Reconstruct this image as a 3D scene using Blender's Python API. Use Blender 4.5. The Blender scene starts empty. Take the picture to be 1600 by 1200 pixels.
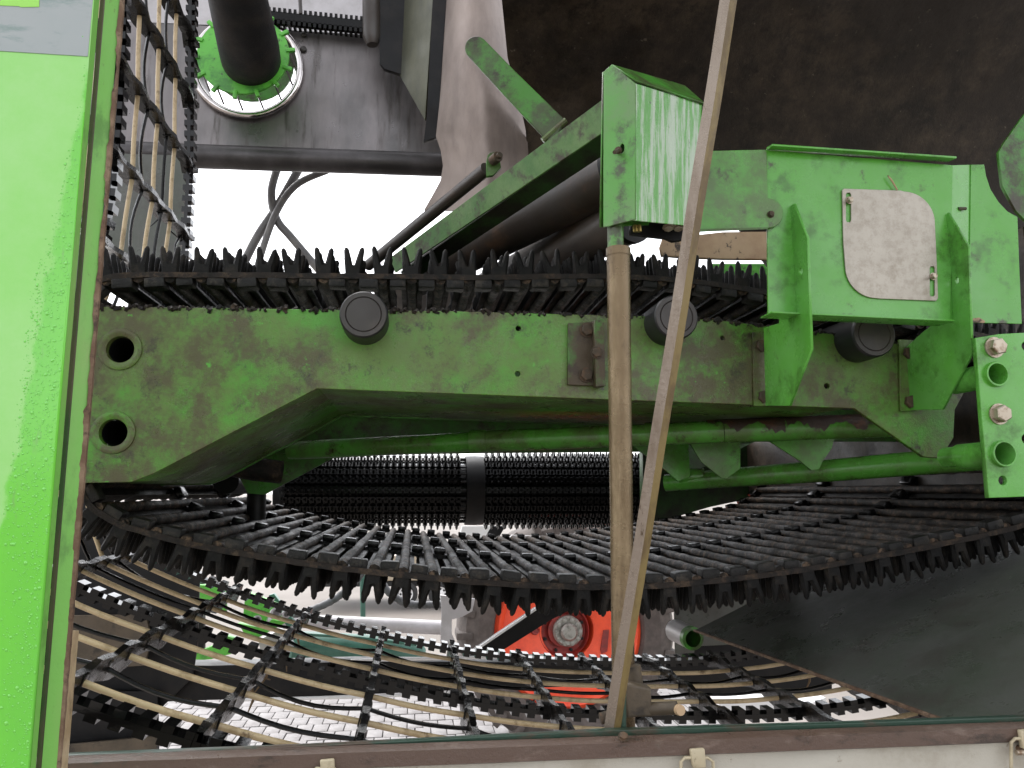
import bpy, bmesh, math, random
from mathutils import Vector, Matrix
R = math.radians
random.seed(7)
sc = bpy.context.scene
C = sc.collection

# ------------------------------------------------------------------ camera, sky, sun, exposure
H = 1.9                                   # camera height over the yard
PITCH = math.atan(168 / 1200.0)
YAW = math.atan(155 / 1200.0 * math.cos(PITCH))
cam_d = bpy.data.cameras.new('camera'); cam = bpy.data.objects.new('camera', cam_d); C.objects.link(cam)
cam_d.sensor_width = 36; cam_d.lens = 27.0; cam_d.clip_start = 0.02; cam_d.clip_end = 2000
cam.location = (0, 0, H); cam.rotation_euler = (math.pi / 2 + PITCH, 0, -YAW)
sc.camera = cam
SUN_EL, SUN_AZ = 55, 330                   # overcast, the sky brightest behind the machine at left
w = bpy.data.worlds.new('World'); sc.world = w; w.use_nodes = True
nt = w.node_tree; bg = nt.nodes['Background']
sky = nt.nodes.new('ShaderNodeTexSky'); sky.sky_type = 'NISHITA'; sky.sun_disc = False
sky.sun_elevation = R(SUN_EL); sky.sun_rotation = R(SUN_AZ); sky.dust_density = 2; sky.air_density = 1.0; sky.ozone_density = 0.5
hs = nt.nodes.new('ShaderNodeHueSaturation'); hs.inputs['Saturation'].default_value = 0.12
tint = nt.nodes.new('ShaderNodeMix'); tint.data_type = 'RGBA'; tint.blend_type = 'MULTIPLY'; tint.inputs[0].default_value = 1
tint.inputs[7].default_value = (0.985, 0.985, 1.0, 1)
nt.links.new(sky.outputs[0], hs.inputs['Color']); nt.links.new(hs.outputs[0], tint.inputs[6]); nt.links.new(tint.outputs[2], bg.inputs[0])
bg.inputs[1].default_value = 0.15
sl = bpy.data.lights.new('sun', 'SUN'); sl.energy = 0.6; sl.angle = R(40); sl.color = (1, 0.98, 0.955)
so = bpy.data.objects.new('sun', sl); C.objects.link(so)
az = R(SUN_AZ); d = Vector((math.sin(az) * math.cos(R(SUN_EL)), math.cos(az) * math.cos(R(SUN_EL)), math.sin(R(SUN_EL))))
so.rotation_euler = d.to_track_quat('Z', 'Y').to_euler()
vs = sc.view_settings; vs.view_transform = 'Standard'; vs.look = 'None'; vs.gamma = 1; vs.use_curve_mapping = False
vs.exposure = 1.75
sc.cycles.use_denoising = True
sc.cycles.max_bounces = 8

# ------------------------------------------------------------------ measuring: a pixel of the photograph on a plane of the place
cR = Matrix.Rotation(-YAW, 3, 'Z') @ Matrix.Rotation(math.pi / 2 + PITCH, 3, 'X')
def ray(px, py): return cR @ Vector(((px - 800) / 1200, -(py - 600) / 1200, -1))
def W(px, py, Y):
    r = ray(px, py); t = Y / r.y; return Vector((r.x * t, Y, H + r.z * t))
def WX(px, py, X):
    r = ray(px, py); t = X / r.x; return Vector((X, r.y * t, H + r.z * t))
def WZ(px, py, Z):
    r = ray(px, py); t = (Z - H) / r.z; return Vector((r.x * t, r.y * t, Z))
def S(px, Y): return px * Y / 1205.0      # pixel length at depth Y in metres
def WL(pts, Y): return [W(x, y, Y) for x, y in pts]
def circ(px, py, r, Y, n=24):
    c = W(px, py, Y); rr = S(r, Y)
    return [c + Vector((math.cos(a) * rr, 0, math.sin(a) * rr)) for a in [2 * math.pi * i / n for i in range(n)]]

# ------------------------------------------------------------------ materials
def mat(name, layers, rough=0.5, rough_var=0.12, metal=0.0, bump=0.0, bump_scale=120, spec=0.5, coat=0.0, rscale=9, nrough=.66):
    """layers: [base colour, (colour, noise scale, threshold, softness, detail, stretch xyz), ...]"""
    m = bpy.data.materials.new(name); m.use_nodes = True; n = m.node_tree; b = n.nodes['Principled BSDF']; L = n.links.new
    g = n.nodes.new('ShaderNodeNewGeometry')
    def noise(scale, detail, stretch=(1, 1, 1), off=0.0):
        mp = n.nodes.new('ShaderNodeMapping'); mp.inputs['Scale'].default_value = stretch; mp.inputs['Location'].default_value = (off, off * 1.7, off * 0.6)
        L(g.outputs['Position'], mp.inputs['Vector'])
        t = n.nodes.new('ShaderNodeTexNoise'); t.inputs['Scale'].default_value = scale; t.inputs['Detail'].default_value = detail; t.inputs['Roughness'].default_value = nrough
        L(mp.outputs[0], t.inputs['Vector']); return t.outputs[0]
    base = layers[0]; cur = None
    for i, (col, sc_, th, soft, det, st) in enumerate(layers[1:]):
        f = n.nodes.new('ShaderNodeMapRange'); f.clamp = True; f.interpolation_type = 'SMOOTHSTEP'
        f.inputs[1].default_value = th - soft; f.inputs[2].default_value = th + soft
        L(noise(sc_, det, st, 3.1 * i + len(name)), f.inputs[0])
        mx = n.nodes.new('ShaderNodeMix'); mx.data_type = 'RGBA'
        L(f.outputs[0], mx.inputs[0])
        if cur is None: mx.inputs[6].default_value = (*base, 1)
        else: L(cur, mx.inputs[6])
        mx.inputs[7].default_value = (*col, 1); cur = mx.outputs[2]
    if cur is None: b.inputs['Base Color'].default_value = (*base, 1)
    else: L(cur, b.inputs['Base Color'])
    if rough_var > 0:
        f = n.nodes.new('ShaderNodeMapRange'); f.inputs[1].default_value = 0.3; f.inputs[2].default_value = 0.7
        f.inputs[3].default_value = max(0.03, rough - rough_var); f.inputs[4].default_value = min(1, rough + rough_var)
        L(noise(rscale, 6, (1, 1, 1), 9.0), f.inputs[0]); L(f.outputs[0], b.inputs['Roughness'])
    else: b.inputs['Roughness'].default_value = rough
    b.inputs['Metallic'].default_value = metal; b.inputs['Specular IOR Level'].default_value = spec; b.inputs['Coat Weight'].default_value = coat
    b.inputs['Coat Roughness'].default_value = 0.1
    if bump > 0:
        bp = n.nodes.new('ShaderNodeBump'); bp.inputs['Strength'].default_value = bump; bp.inputs['Distance'].default_value = 0.004
        L(noise(bump_scale, 8), bp.inputs['Height']); L(bp.outputs[0], b.inputs['Normal'])
    return m
ONE = (1, 1, 1)
GREEN = (0.095, 0.42, 0.035); MUD = (0.075, 0.060, 0.030); RUST = (0.085, 0.040, 0.020)
M = {}
M['panel'] = mat('panel_green_paint', [(0.150, 0.58, 0.045), ((0.135, 0.53, 0.05), 6, .55, .15, 12, (1, 1, .3)), ((0.16, 0.43, 0.08), 40, .66, .05, 14, (1, 1, .25))], .17, .08, bump=.03, bump_scale=60, coat=.3)
def dry_film(m):
    n = m.node_tree; L = n.links.new; b = n.nodes['Principled BSDF']; g = n.nodes.new('ShaderNodeNewGeometry')
    p, q = W(140, 90, .80), W(6, 800, .80); dv = q - p; nv = Vector((dv.z, 0, -dv.x)).normalized()      # line where the water has run to
    vm = n.nodes.new('ShaderNodeVectorMath'); vm.operation = 'DOT_PRODUCT'; vm.inputs[1].default_value = nv; L(g.outputs['Position'], vm.inputs[0])
    t = n.nodes.new('ShaderNodeTexNoise'); t.inputs['Scale'].default_value = 38; t.inputs['Detail'].default_value = 8; L(g.outputs['Position'], t.inputs['Vector'])
    ad = n.nodes.new('ShaderNodeMath'); ad.operation = 'MULTIPLY_ADD'; ad.inputs[1].default_value = .022; L(t.outputs[0], ad.inputs[0]); L(vm.outputs['Value'], ad.inputs[2])
    sgn = 1 if (W(20, 300, .80) - p).dot(nv) > 0 else -1; k0 = p.dot(nv) + .011
    mr = n.nodes.new('ShaderNodeMapRange'); mr.interpolation_type = 'SMOOTHSTEP'; mr.inputs[1].default_value = k0 - sgn * .003; mr.inputs[2].default_value = k0 + sgn * .003; L(ad.outputs[0], mr.inputs[0])
    src = b.inputs['Base Color'].links[0].from_socket; mx = n.nodes.new('ShaderNodeMix'); mx.data_type = 'RGBA'; L(mr.outputs[0], mx.inputs[0]); L(src, mx.inputs[6])
    t2 = n.nodes.new('ShaderNodeTexNoise'); t2.inputs['Scale'].default_value = 9; t2.inputs['Detail'].default_value = 12; t2.inputs['Roughness'].default_value = .75; L(g.outputs['Position'], t2.inputs['Vector'])
    rp = n.nodes.new('ShaderNodeValToRGB'); rp.color_ramp.elements[0].position = .35; rp.color_ramp.elements[1].position = .68
    rp.color_ramp.elements[0].color = (.23, .60, .115, 1); rp.color_ramp.elements[1].color = (.30, .63, .19, 1); L(t2.outputs[0], rp.inputs[0]); L(rp.outputs[0], mx.inputs[7])
    L(mx.outputs[2], b.inputs['Base Color'])
    rs_ = b.inputs['Roughness'].links[0].from_socket; ra = n.nodes.new('ShaderNodeMath'); ra.operation = 'MULTIPLY_ADD'; ra.inputs[1].default_value = .22; L(mr.outputs[0], ra.inputs[0]); L(rs_, ra.inputs[2]); L(ra.outputs[0], b.inputs['Roughness'])
dry_film(M['panel'])
M['panel_edge'] = mat('weathered_green_edge', [(0.15, 0.40, 0.065), ((0.25, 0.32, 0.12), 7, .50, .12, 10, (1, 1, .25)), ((0.09, 0.24, 0.04), 16, .62, .06, 10, (1, 1, .4)), (RUST, 60, .70, .05, 10, (1, 1, .4))], .5, .15, bump=.12)
M['groove'] = mat('grimy_seal', [(0.030, 0.060, 0.020), ((0.075, 0.06, 0.035), 20, .5, .1, 6, (1, 1, .3))], .7, .1, bump=.2)
M['rust_edge'] = mat('rusted_sheet_edge', [(0.13, 0.075, 0.045), ((0.25, 0.17, 0.11), 30, .55, .12, 8, ONE), ((0.05, 0.03, 0.02), 60, .6, .08, 6, ONE)], .8, .1, bump=.4)
M['green'] = mat('clean_green_paint', [(0.092, 0.35, 0.038), ((0.13, 0.38, 0.085), 4, .52, .15, 8, ONE), ((0.055, 0.18, 0.024), 9, .59, .07, 15, ONE), ((0.05, 0.055, 0.02), 18, .65, .06, 15, ONE), (MUD, 70, .68, .03, 12, ONE)], .27, .14, bump=.07, nrough=.73)
M['dirty_shade'] = mat('muddy_green_paint', [(0.070, 0.285, 0.020), ((0.100, 0.180, 0.032), 4.0, .47, .10, 15, ONE), ((0.074, 0.068, 0.025), 6, .525, .08, 15, ONE), ((0.032, 0.027, 0.014), 14, .590, .06, 15, ONE), ((0.085, 0.36, 0.035), 30, .635, .015, 15, ONE), ((0.15, 0.22, 0.065), 70, .66, .02, 15, (1, 1, .5)), ((0.024, 0.019, 0.012), 110, .64, .025, 14, ONE), (RUST, 60, .68, .025, 14, ONE)], .34, .2, bump=.35, bump_scale=170, nrough=.78, spec=.5)  # real mud, its tones darkened further in place of shade
M['dirty_shade2'] = mat('grimy_dark_green_paint', [(0.055, 0.25, 0.024), ((0.062, 0.115, 0.028), 8, .49, .10, 15, ONE), ((0.045, 0.038, 0.019), 12, .57, .08, 15, ONE), ((0.08, 0.26, 0.04), 40, .66, .03, 12, ONE)], .38, .18, bump=.25, nrough=.74, spec=.45)
M['tube_green'] = mat('worn_green_tube', [(0.090, 0.32, 0.042), ((0.085, 0.165, 0.040), 9, .50, .10, 14, ONE), ((0.05, 0.045, 0.022), 15, .60, .06, 15, ONE), ((0.045, 0.028, 0.016), 60, .67, .03, 12, ONE)], .27, .14, bump=.14, nrough=.74)
M['rustgreen'] = mat('rust_topped_green_tube', [(0.075, 0.31, 0.03), ((0.045, 0.026, 0.018), 5.5, .54, .012, 12, ONE), ((0.11, 0.045, 0.02), 20, .66, .04, 10, ONE)], .42, .14, bump=.15)
M['arm'] = mat('scuffed_green_angle', [(0.105, 0.20, 0.06), ((0.05, 0.14, 0.03), 9, .48, .12, 12, ONE), ((0.045, 0.04, 0.022), 26, .56, .08, 14, ONE)], .5, .15, bump=.2)
M['hood'] = mat('wet_green_hood', [(0.080, 0.28, 0.04), ((0.115, 0.23, 0.075), 8, .5, .10, 14, ONE), ((0.05, 0.065, 0.03), 13, .58, .06, 15, ONE), ((0.03, 0.028, 0.018), 60, .66, .04, 12, ONE)], .33, .2, bump=.15, bump_scale=90, nrough=.72)
M['hoodglare'] = mat('rain_streaked_green', [(0.085, 0.33, 0.04), ((0.40, 0.50, 0.37), 60, .50, .06, 12, (1, 1, .08)), ((0.50, 0.56, 0.48), 14, .60, .08, 10, (1, 1, .25)), ((0.045, 0.055, 0.03), 90, .655, .04, 10, (1, 1, .5))], .20, .16, bump=.3, bump_scale=60, nrough=.7)  # pale streaks put the wet hood's sky glare into the colour
M['rubber'] = mat('wet_black_rubber', [(0.0035, 0.0035, 0.0035), ((0.009, 0.008, 0.007), 14, .58, .1, 10, ONE)], .16, .12, bump=.2, bump_scale=110, spec=.22, rscale=22)
M['wetband'] = mat('wet_toothed_rubber', [(0.0035, 0.0035, 0.0035)], .09, .05, bump=.05, bump_scale=90, spec=.4, rscale=30)
M['finger'] = mat('grey_dusty_rubber', [(0.0075, 0.0070, 0.0065), ((0.026, 0.021, 0.0165), 22, .56, .07, 15, ONE), ((0.0035, 0.0035, 0.0035), 40, .56, .08, 10, ONE)], .48, .2, bump=.5, bump_scale=220, spec=.18, nrough=.74)
M['strap'] = mat('soil_stained_strap', [(0.018, 0.013, 0.010), ((0.062, 0.041, 0.026), 36, .55, .06, 15, ONE), ((0.006, 0.0055, 0.005), 20, .54, .06, 14, ONE)], .5, .22, bump=.7, bump_scale=260, spec=.25, nrough=.76)
M['barsteel'] = mat('soil_caked_bar', [(0.024, 0.0175, 0.0130), ((0.135, 0.090, 0.060), 60, .535, .06, 15, (1, .7, 1)), ((0.006, 0.005, 0.004), 30, .54, .06, 14, ONE)], .5, .22, bump=.9, bump_scale=190, spec=.22, nrough=.76)
M['cleat'] = mat('grey_cleat_rubber', [(0.014, 0.0132, 0.0125), ((0.046, 0.038, 0.030), 32, .56, .06, 15, ONE), ((0.005, 0.0045, 0.004), 50, .55, .06, 12, ONE)], .38, .22, bump=.6, bump_scale=240, spec=.25, nrough=.75)
M['tan'] = mat('tan_fibreglass_rod', [(0.52, 0.40, 0.235), ((0.36, 0.26, 0.14), 26, .55, .08, 14, ONE), ((0.17, 0.11, 0.055), 20, .62, .05, 14, ONE), ((0.05, 0.03, 0.015), 34, .69, .03, 12, ONE)], .40, .12, bump=.1, nrough=.72)
M['pole'] = mat('soil_washed_steel_pole', [(0.150, 0.105, 0.056), ((0.240, 0.178, 0.104), 18, .55, .10, 15, (1, 1, .25)), ((0.072, 0.048, 0.028), 20, .59, .08, 15, (1, 1, .3)), ((0.040, 0.026, 0.016), 80, .67, .04, 12, ONE)], .26, .14, metal=.55, bump=.25, bump_scale=160, nrough=.74)
M['bar_light'] = mat('pale_worn_bar_face', [(0.25, 0.205, 0.165), ((0.17, 0.13, 0.095), 16, .54, .10, 15, (1, 1, .2)), ((0.075, 0.05, 0.03), 60, .64, .05, 12, (1, 1, .4))], .28, .14, metal=.45, bump=.25, nrough=.72)
M['bar_yellow'] = mat('ochre_worn_bar_face', [(0.20, 0.145, 0.052), ((0.12, 0.08, 0.032), 22, .54, .08, 15, (1, 1, .3))], .5, .14, metal=.1, bump=.2)
M['steel'] = mat('brushed_cover_plate', [(0.40, 0.365, 0.31), ((0.32, 0.285, 0.235), 60, .54, .10, 15, ONE), ((0.26, 0.225, 0.175), 26, .61, .10, 15, ONE), ((0.14, 0.105, 0.075), 120, .70, .04, 8, ONE)], .44, .12, metal=.35, bump=.08, nrough=.75)
M['bolt'] = mat('bolt_zinc', [(0.45, 0.39, 0.31), ((0.20, 0.13, 0.08), 60, .58, .1, 8, ONE)], .42, .12, metal=.7)
M['rustbolt'] = mat('rusty_bolt', [(0.05, 0.036, 0.022), ((0.09, 0.05, 0.025), 60, .55, .1, 8, ONE)], .75, .1, bump=.4)
M['cap'] = mat('roller_end_cap', [(0.034, 0.029, 0.027), ((0.055, 0.045, 0.038), 14, .55, .12, 12, ONE)], .5, .14, bump=.1)
M['capside'] = mat('roller_rubber_side', [(0.011, 0.011, 0.012)], .45, .1)
M['pipe'] = mat('dark_brown_roller_tube', [(0.040, 0.029, 0.023), ((0.10, 0.055, 0.032), 7, .60, .08, 12, ONE), ((0.055, 0.048, 0.044), 3, .5, .2, 6, ONE)], .42, .14, bump=.1)
M['pipe2'] = mat('brown_roller_tube', [(0.10, 0.080, 0.070), ((0.14, 0.085, 0.055), 7, .58, .08, 12, ONE), ((0.06, 0.05, 0.046), 3, .5, .2, 8, ONE)], .38, .14, bump=.1)
M['sheet'] = mat('stained_steel_sheet', [(0.22, 0.20, 0.20), ((0.13, 0.125, 0.125), 5, .5, .15, 10, (1, 1, .3)), ((0.09, 0.08, 0.075), 22, .62, .08, 10, (1, 1, .12))], .38, .15, metal=.55, bump=.08)
M['pinksheet'] = mat('scoured_steel_sheet', [(0.30, 0.245, 0.215), ((0.20, 0.16, 0.14), 6, .52, .15, 10, (1, 1, .4)), ((0.10, 0.08, 0.065), 60, .70, .04, 8, (1, 1, .4))], .42, .12, metal=.45, bump=.06)
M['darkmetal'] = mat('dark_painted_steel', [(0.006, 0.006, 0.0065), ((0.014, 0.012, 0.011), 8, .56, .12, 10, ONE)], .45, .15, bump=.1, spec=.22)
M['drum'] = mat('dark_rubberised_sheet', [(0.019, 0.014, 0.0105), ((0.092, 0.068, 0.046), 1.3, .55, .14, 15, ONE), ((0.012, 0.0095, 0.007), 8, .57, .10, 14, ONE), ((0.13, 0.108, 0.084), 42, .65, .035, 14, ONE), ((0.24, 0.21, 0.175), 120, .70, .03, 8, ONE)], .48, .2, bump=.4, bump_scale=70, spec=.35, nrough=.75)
M['darkgreen'] = mat('grey_green_chute_sheet', [(0.085, 0.088, 0.076), ((0.060, 0.072, 0.052), 3, .52, .12, 14, ONE), ((0.055, 0.051, 0.042), 7, .57, .10, 15, ONE), ((0.125, 0.125, 0.11), 70, .67, .04, 14, ONE)], .33, .14, bump=.15, spec=.5, nrough=.74)
M['rail'] = mat('scuffed_dark_green_rail', [(0.095, 0.060, 0.045), ((0.022, 0.046, 0.032), 9, .66, .05, 14, (.5, 1, 1)), ((0.16, 0.115, 0.092), 50, .62, .08, 14, (.4, 1, 1)), ((0.04, 0.027, 0.02), 20, .60, .06, 14, (.4, 1, 1))], .38, .16, bump=.35, bump_scale=160, nrough=.72)
M['railtop'] = mat('dark_green_rail_top', [(0.020, 0.050, 0.032), ((0.07, 0.045, 0.03), 14, .56, .06, 12, (.5, 1, 1))], .4, .12, bump=.2)
M['canvas'] = mat('cream_tarpaulin', [(0.43, 0.405, 0.345), ((0.34, 0.31, 0.25), 10, .56, .12, 14, ONE), ((0.20, 0.165, 0.12), 40, .66, .05, 14, ONE)], .6, .1, bump=.25, bump_scale=420, nrough=.72)
M['clip'] = mat('cream_plastic_clip', [(0.43, 0.37, 0.25), ((0.30, 0.25, 0.16), 40, .56, .1, 12, ONE), ((0.13, 0.10, 0.06), 70, .66, .05, 10, ONE)], .5, .1)
M['label'] = mat('grey_sticker', [(0.26, 0.32, 0.31), ((0.33, 0.36, 0.36), 4, .5, .2, 6, ONE), ((0.20, 0.27, 0.25), 14, .60, .08, 8, (1, 1, 3))], .4, .08, bump=.05)
M['letter'] = mat('sticker_lime', [(0.30, 0.66, 0.10)], .4, .05)
M['hose'] = mat('hydraulic_hose', [(0.13, 0.125, 0.125), ((0.19, 0.18, 0.17), 10, .55, .1, 8, ONE)], .4, .1, bump=.15)
M['greyhose'] = mat('grey_sleeved_hose', [(0.10, 0.10, 0.105), ((0.06, 0.06, 0.06), 30, .55, .1, 6, ONE)], .5, .1, bump=.2)
M['chrome'] = mat('polished_ring', [(0.62, 0.58, 0.57), ((0.4, 0.36, 0.34), 8, .6, .12, 8, ONE)], .12, .06, metal=1)
M['lime'] = mat('bright_green_sprocket', [(0.11, 0.46, 0.05), ((0.06, 0.26, 0.04), 14, .56, .08, 14, ONE), ((0.05, 0.06, 0.03), 34, .62, .05, 14, ONE)], .42, .12, bump=.1, nrough=.72)
M['blackpipe'] = mat('black_shaft', [(0.012, 0.012, 0.0125), ((0.026, 0.022, 0.019), 9, .55, .1, 10, ONE)], .6, .1, bump=.3, bump_scale=150, spec=.25)
M['brown'] = mat('weathered_brown_board', [(0.085, 0.062, 0.038), ((0.05, 0.037, 0.022), 6, .5, .10, 14, ONE), ((0.025, 0.018, 0.011), 16, .58, .06, 14, ONE)], .6, .12, bump=.2, nrough=.72)
M['lever'] = mat('grimy_lever_green', [(0.055, 0.21, 0.025), ((0.05, 0.075, 0.025), 9, .48, .08, 15, ONE), ((0.032, 0.026, 0.015), 14, .58, .06, 15, ONE)], .5, .18, bump=.2, nrough=.74)
M['grime_shade'] = mat('grimy_shaded_green', [(0.018, 0.050, 0.011), ((0.014, 0.014, 0.009), 8, .5, .1, 14, ONE)], .6, .15, bump=.15, nrough=.72, spec=.3)  # dark green with the arm underside's shade put into the colour
M['rustplate'] = mat('rust_stained_green', [(0.05, 0.15, 0.022), ((0.060, 0.042, 0.022), 14, .47, .08, 15, ONE), ((0.035, 0.022, 0.014), 30, .58, .06, 14, ONE)], .6, .15, bump=.4, nrough=.74)
M['scale'] = mat('rust_scale', [(0.050, 0.032, 0.025), ((0.12, 0.052, 0.026), 16, .56, .06, 15, ONE), ((0.10, 0.088, 0.082), 40, .62, .06, 14, ONE)], .42, .18, bump=.5, nrough=.74)
M['lipsteel'] = mat('dull_rolled_lip', [(0.085, 0.078, 0.080), ((0.05, 0.046, 0.046), 6, .5, .12, 12, ONE)], .42, .12, metal=.4, bump=.1)
M['mortar'] = mat('pale_joint_sand', [(0.13, 0.118, 0.11)], .9, .05)
M['softlug'] = mat('mud_stained_partition', [(0.006, 0.0055, 0.005), ((0.024, 0.019, 0.015), 16, .56, .08, 14, ONE)], .20, .14, bump=.3, bump_scale=140, spec=.28, rscale=25)
M['olive'] = mat('olive_grimed_steel', [(0.10, 0.10, 0.06), ((0.05, 0.052, 0.035), 4, .5, .15, 10, (1, 1, .4))], .4, .12, metal=.3, bump=.1)  # the sheet's shading is put into a darker olive
M['slab'] = mat('stained_tan_board', [(0.42, 0.29, 0.17), ((0.30, 0.18, 0.10), 6, .56, .12, 8, ONE), ((0.055, 0.035, 0.02), 34, .60, .04, 12, ONE)], .6, .1, bump=.1)
M['red'] = mat('red_rim_paint', [(0.84, 0.085, 0.028), ((0.66, 0.06, 0.024), 5, .55, .12, 12, ONE), ((0.20, 0.06, 0.03), 14, .66, .06, 14, ONE)], .4, .08, nrough=.72)
M['darkred'] = mat('dark_red_hub_well', [(0.26, 0.022, 0.016), ((0.16, 0.02, 0.016), 12, .55, .1, 8, ONE)], .5, .1)
M['hub'] = mat('grey_hub_flange', [(0.30, 0.29, 0.26), ((0.16, 0.15, 0.13), 30, .55, .1, 8, ONE)], .45, .1, metal=.5)
M['tyre'] = mat('dusty_tyre_rubber', [(0.105, 0.085, 0.075), ((0.07, 0.057, 0.05), 12, .5, .12, 10, ONE)], .8, .1, bump=.3)
M['teal'] = mat('faded_teal_paint', [(0.055, 0.155, 0.115), ((0.035, 0.105, 0.075), 9, .5, .15, 8, (1, 1, .3))], .35, .1)
M['pale'] = mat('pale_grey_metal', [(0.50, 0.48, 0.49), ((0.38, 0.36, 0.36), 5, .5, .15, 8, ONE)], .4, .1, metal=.2)
M['white'] = mat('white_painted_steel', [(0.75, 0.74, 0.73)], .4, .08)
M['carpaint'] = mat('car_beige_paint', [(0.40, 0.33, 0.24)], .25, .05, coat=.6)
M['glass'] = mat('car_dark_glass', [(0.02, 0.022, 0.025)], .08, .02)
M['wheeltyre'] = mat('car_tyre', [(0.025, 0.025, 0.025)], .7, .1)
M['paver'] = mat('pinkish_grey_paver', [(0.195, 0.180, 0.175), ((0.16, 0.145, 0.14), 3, .5, .15, 10, ONE), ((0.235, 0.215, 0.208), 30, .6, .1, 8, ONE)], .6, .15, bump=.2, bump_scale=90)
M['debris'] = mat('dry_plant_root', [(0.12, 0.075, 0.035)], .8, .1)
M['brass'] = mat('brass_fitting', [(0.35, 0.26, 0.08)], .4, .1, metal=.8)

# water drop
m = bpy.data.materials.new('rain_drop'); m.use_nodes = True; b = m.node_tree.nodes['Principled BSDF']
b.inputs['Base Color'].default_value = (0.15, 0.58, 0.06, 1); b.inputs['Roughness'].default_value = .04; b.inputs['Coat Weight'].default_value = 1; b.inputs['Coat Roughness'].default_value = .02
M['drop'] = m
m = bpy.data.materials.new('yard_ground'); m.use_nodes = True; n = m.node_tree; b = n.nodes['Principled BSDF']; L = n.links.new
g = n.nodes.new('ShaderNodeNewGeometry'); t1 = n.nodes.new('ShaderNodeTexNoise'); t1.inputs['Scale'].default_value = .5; t1.inputs['Detail'].default_value = 10
L(g.outputs['Position'], t1.inputs['Vector']); cr = n.nodes.new('ShaderNodeValToRGB'); cr.color_ramp.elements[0].position = .35; cr.color_ramp.elements[1].position = .65
cr.color_ramp.elements[0].color = (.165, .142, .122, 1); cr.color_ramp.elements[1].color = (.225, .198, .175, 1); L(t1.outputs[0], cr.inputs[0]); L(cr.outputs[0], b.inputs['Base Color'])
b.inputs['Roughness'].default_value = .75
M['ground'] = m

# ------------------------------------------------------------------ building helpers
def tag(o, label=None, cat=None, group=None, kind=None):
    if label: o['label'] = label
    if cat: o['category'] = cat
    if group: o['group'] = group
    if kind: o['kind'] = kind
    return o
def thing(name, label, cat, loc, group=None):
    o = bpy.data.objects.new(name, None); C.objects.link(o); o.location = loc; o.empty_display_size = .05
    return tag(o, label, cat, group)
bpy.context.view_layer.update()
def attach(o, parent):
    if parent is not None:
        o.parent = parent
        if parent.type == 'EMPTY': o.matrix_parent_inverse = Matrix.Translation(-Vector(parent.location))
    return o
def finish(me, smooth=True, angle=38):
    if smooth:
        me.polygons.foreach_set('use_smooth', [True] * len(me.polygons)); me.set_sharp_from_angle(angle=R(angle))
    me.update(); return me
def link(name, me, material, parent=None):
    if material is not None and not me.materials: me.materials.append(M[material] if isinstance(material, str) else material)
    o = bpy.data.objects.new(name, me); C.objects.link(o); return attach(o, parent)

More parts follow.
